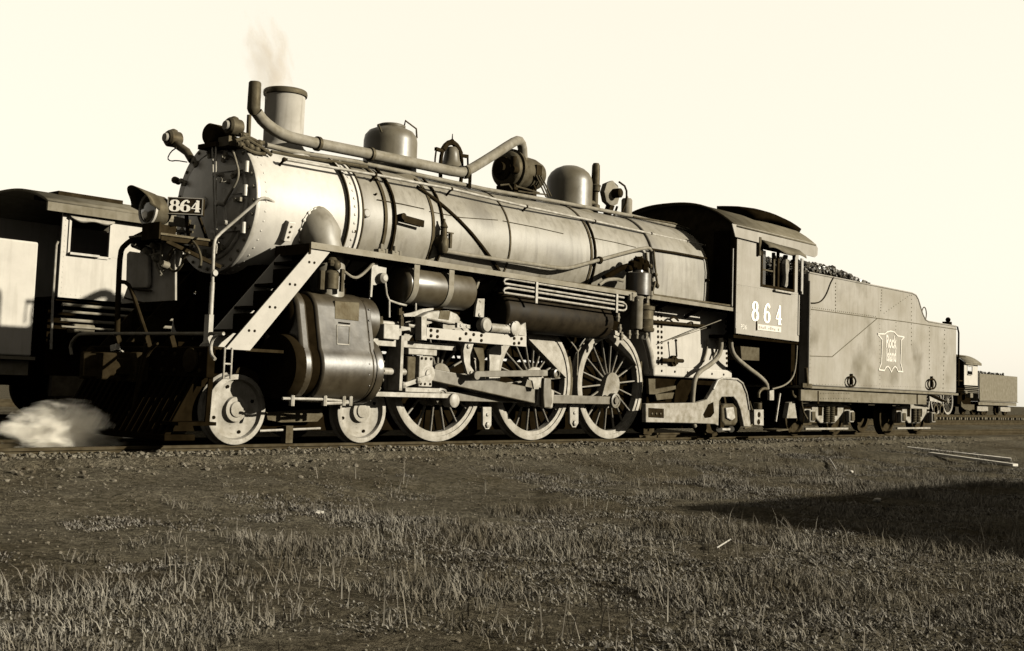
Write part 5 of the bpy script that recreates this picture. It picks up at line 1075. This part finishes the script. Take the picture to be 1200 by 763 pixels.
# gravel and cinders
def scatter(n,fn,rmin,rmax,m,name,label):
    k=MB(); c=0
    while c<n:
        p=fn(); 
        if p is None: continue
        x,y=p; r=random.uniform(rmin,rmax)*random.choice((.6,.8,1,1,1.5)); lump(k,(x,y,float(gz(x,y))+r*.2),r,.7); c+=1
    o=k.build(name,m,None,ang=12,kind='stuff'); o['label']=label; o['category']='gravel'; return o
scatter(4200,lambda:(random.uniform(-11,17),-.75-abs(random.gauss(0,.6))),.010,.032,'stone','ballast','loose cinders and small stones along the near rail')
scatter(15000,lambda:(random.uniform(-12,6),random.uniform(-10.5,-1.6)),.003,.012,'stone','pebbles','scattered pebbles and clods over the bare dirt')
scatter(900,lambda:(random.uniform(-11,17),random.uniform(-.6,3.5)),.015,.05,'stone','ballast','stones between and behind the rails')
# ---- grass: real blades where the photo shows growth
VBU=[-200,0,64,200,340,400,600,770,900,1139,1300]; VBV=[672,672,660,645,618,592,584,566,548,545,546]
def gproj(x,y,z):
    dx,dy,dz=x-CAM.x,y-CAM.y,z-CAM.z; w=dx*FW.x+dy*FW.y+dz*FW.z
    return PPX+F*(dx*R2.x+dy*R2.y+dz*R2.z)/w, PPY-F*(dx*U2.x+dy*U2.y+dz*U2.z)/w, w
def grass(n,hmin,hmax,width,m,name,label,thr,soft,lean,seed,smin):
    r=np.random.default_rng(seed); x=r.uniform(-12.5,14,n); y=r.uniform(-11.5,-2.2,n); z=gz(x,y); u,v,w=gproj(x,y,z)
    vb=np.interp(u,VBU,VBV); nz=fbm(x*1.1+5,y*1.1,4,21+seed); nz2=fbm(x*4,y*4,2,31+seed)
    cover=(v-vb)/soft+ np.minimum((v-vb)/soft,1.6)-(v-vb)/soft+(nz-.47)*10+(nz2-.4)*4.0
    keep=(w>1.5)&(cover>thr+r.uniform(-.5,.5,n))&(v<830)&(u>-60)&(u<1260)
    x,y,z,nz=x[keep],y[keep],z[keep],nz[keep]; k=len(x)
    h=r.uniform(hmin,hmax,k)*(0.5+1.1*np.clip((nz-.3)*2.2,0,1))*np.where(r.random(k)<.03,1.8,1); a=r.uniform(0,2*np.pi,k); l=r.uniform(.1,lean,k)*h; wd_=width*r.uniform(.6,1.4,k)
    px,py=np.cos(a),np.sin(a); b=a+r.uniform(1.0,2.1,k); lx,ly=np.cos(b)*l,np.sin(b)*l
    V=np.zeros((k,5,3)); 
    for i,(f,s_,hh) in enumerate(((0,-1,0),(0,1,0),(.35,-.75,.6),(.35,.75,.6),(1,0,1))):
        V[:,i,0]=x+px*wd_*s_/2+lx*f; V[:,i,1]=y+py*wd_*s_/2+ly*f; V[:,i,2]=z-.006+h*hh
    me=bpy.data.meshes.new(name); me.vertices.add(k*5); me.vertices.foreach_set('co',V.astype(np.float32).ravel())
    base=(np.arange(k)*5)[:,None]; T=np.concatenate([base+np.array([0,1,3]),base+np.array([0,3,2]),base+np.array([2,3,4])],1).reshape(-1,3)
    me.loops.add(T.size); me.loops.foreach_set('vertex_index',T.ravel().astype(np.int32)); me.polygons.add(len(T)); me.polygons.foreach_set('loop_start',np.arange(0,T.size,3,dtype=np.int32)); me.update(calc_edges=True)
    me.materials.append(MT[m]); o=bpy.data.objects.new(name,me); COL.objects.link(o); o['kind']='stuff'; o['label']=label; o['category']='grass'; return o
grass(260000,.025,.08,.006,'grass','grass','dry rough grass in the foreground',1.55,34,1.6,1,0)
grass(420000,.008,.024,.012,'greengrass','weeds','short weeds creeping over the dirt',.95,34,2.4,2,0)
grass(9000,.09,.17,.006,'grass','tall_grass','a few taller dry stalks among the grass',1.5,28,.9,3,0)
# ---- out-of-view shed, added and sized to throw the long shadow over the grass
SH_H=4.0; A=Vector((-3.8,-5.95))+SUNH.to_2d()*(SH_H/math.tan(SUN_EL)); ex=Vector((.997,-.076)); ey=Vector((-.076,-.997)); 
def shp(s_,d_,z): p=A+ex*s_+ey*d_; return Vector((p.x,p.y,z))
SHD=thing('shadow_shed','unseen long plank shed added to throw its shadow over the grass','shed',(shp(8,1.6,-.4)))
Ls,Ds,hw=16.,7.4,3.45
for i in range(int(Ls/.4)):
    for d_ in(0,Ds): MB().prism([shp(i*.4,d_,-.45),shp(i*.4+.392,d_,-.45),shp(i*.4+.392,d_,hw),shp(i*.4,d_,hw)],(ey*(.03 if d_==0 else -.03)).to_3d()).build('wall_plank','wood',SHD)
for i in range(20):
    for s_ in(0,Ls): MB().prism([shp(s_,.02+i*.37,-.45),shp(s_,.02+i*.37+.36,-.45),shp(s_,.02+i*.37+.36,hw),shp(s_,.02+i*.37,hw)],(ex*(.03 if s_==0 else -.03)).to_3d()).build('wall_plank','wood',SHD)
MB().prism([shp(-.15,-.2,hw),shp(-.15,3.7,hw+.35),shp(-.15,Ds+.2,hw),shp(-.15,Ds+.2,hw+.08),shp(-.15,3.7,hw+.43),shp(-.15,-.2,hw+.08)],(ex*(Ls+.3)).to_3d()).build('roof','roof',SHD)
# ---- steam and smoke
def vol(name,c,sc,dens,col,label,nsc=2.2,rot=(0,0,0),aniso=.2,lo=.38,cut=.62):
    m=bpy.data.materials.new(name); m.use_nodes=True; t=m.node_tree; t.nodes.clear(); L=t.links.new
    o_=nn(t,'ShaderNodeOutputMaterial'); p=nn(t,'ShaderNodeVolumePrincipled'); p.inputs['Color'].default_value=(*col,1); p.inputs['Anisotropy'].default_value=aniso
    tc=nn(t,'ShaderNodeTexCoord'); g=nn(t,'ShaderNodeTexGradient'); g.gradient_type='SPHERICAL'; L(tc.outputs['Object'],g.inputs[0])
    n=nn(t,'ShaderNodeTexNoise'); n.inputs['Scale'].default_value=nsc; n.inputs['Detail'].default_value=7; n.inputs['Distortion'].default_value=.6; L(tc.outputs['Object'],n.inputs['Vector'])
    mr=nn(t,'ShaderNodeMapRange'); mr.inputs[1].default_value=lo; mr.inputs[2].default_value=.68; L(n.outputs[0],mr.inputs[0])
    a0=nn(t,'ShaderNodeMath'); a0.operation='ADD'; L(g.outputs[0],a0.inputs[0]); L(mr.outputs[0],a0.inputs[1])
    a=nn(t,'ShaderNodeMath'); a.operation='SUBTRACT'; a.use_clamp=True; L(a0.outputs[0],a.inputs[0]); a.inputs[1].default_value=cut
    b=nn(t,'ShaderNodeMath'); b.operation='MULTIPLY'; b.inputs[1].default_value=dens; L(a.outputs[0],b.inputs[0]); L(b.outputs[0],p.inputs['Density']); L(p.outputs[0],o_.inputs['Volume'])
    MT[name]=m; k=MB().sph((0,0,0),1,20); o=k.build(name,name); o.location=c; o.scale=sc; o.rotation_euler=rot
    return tag(o,label,'steam',None,'stuff')
q=Y(80,503,.5); vol('steam_cloud',q+Vector((0,0,-.04)),(.82,.65,.42),6.0,(.74,.70,.62),'white steam drifting over the rail in front of the pilot',2.3,lo=.30,cut=.66)
q=Y(317,74,0); vol('chimney_smoke',q,(.36,.36,.85),4.2,(.26,.22,.17),'thin smoke rising from the chimney',1.5,(0,R(-26),0),cut=.7)
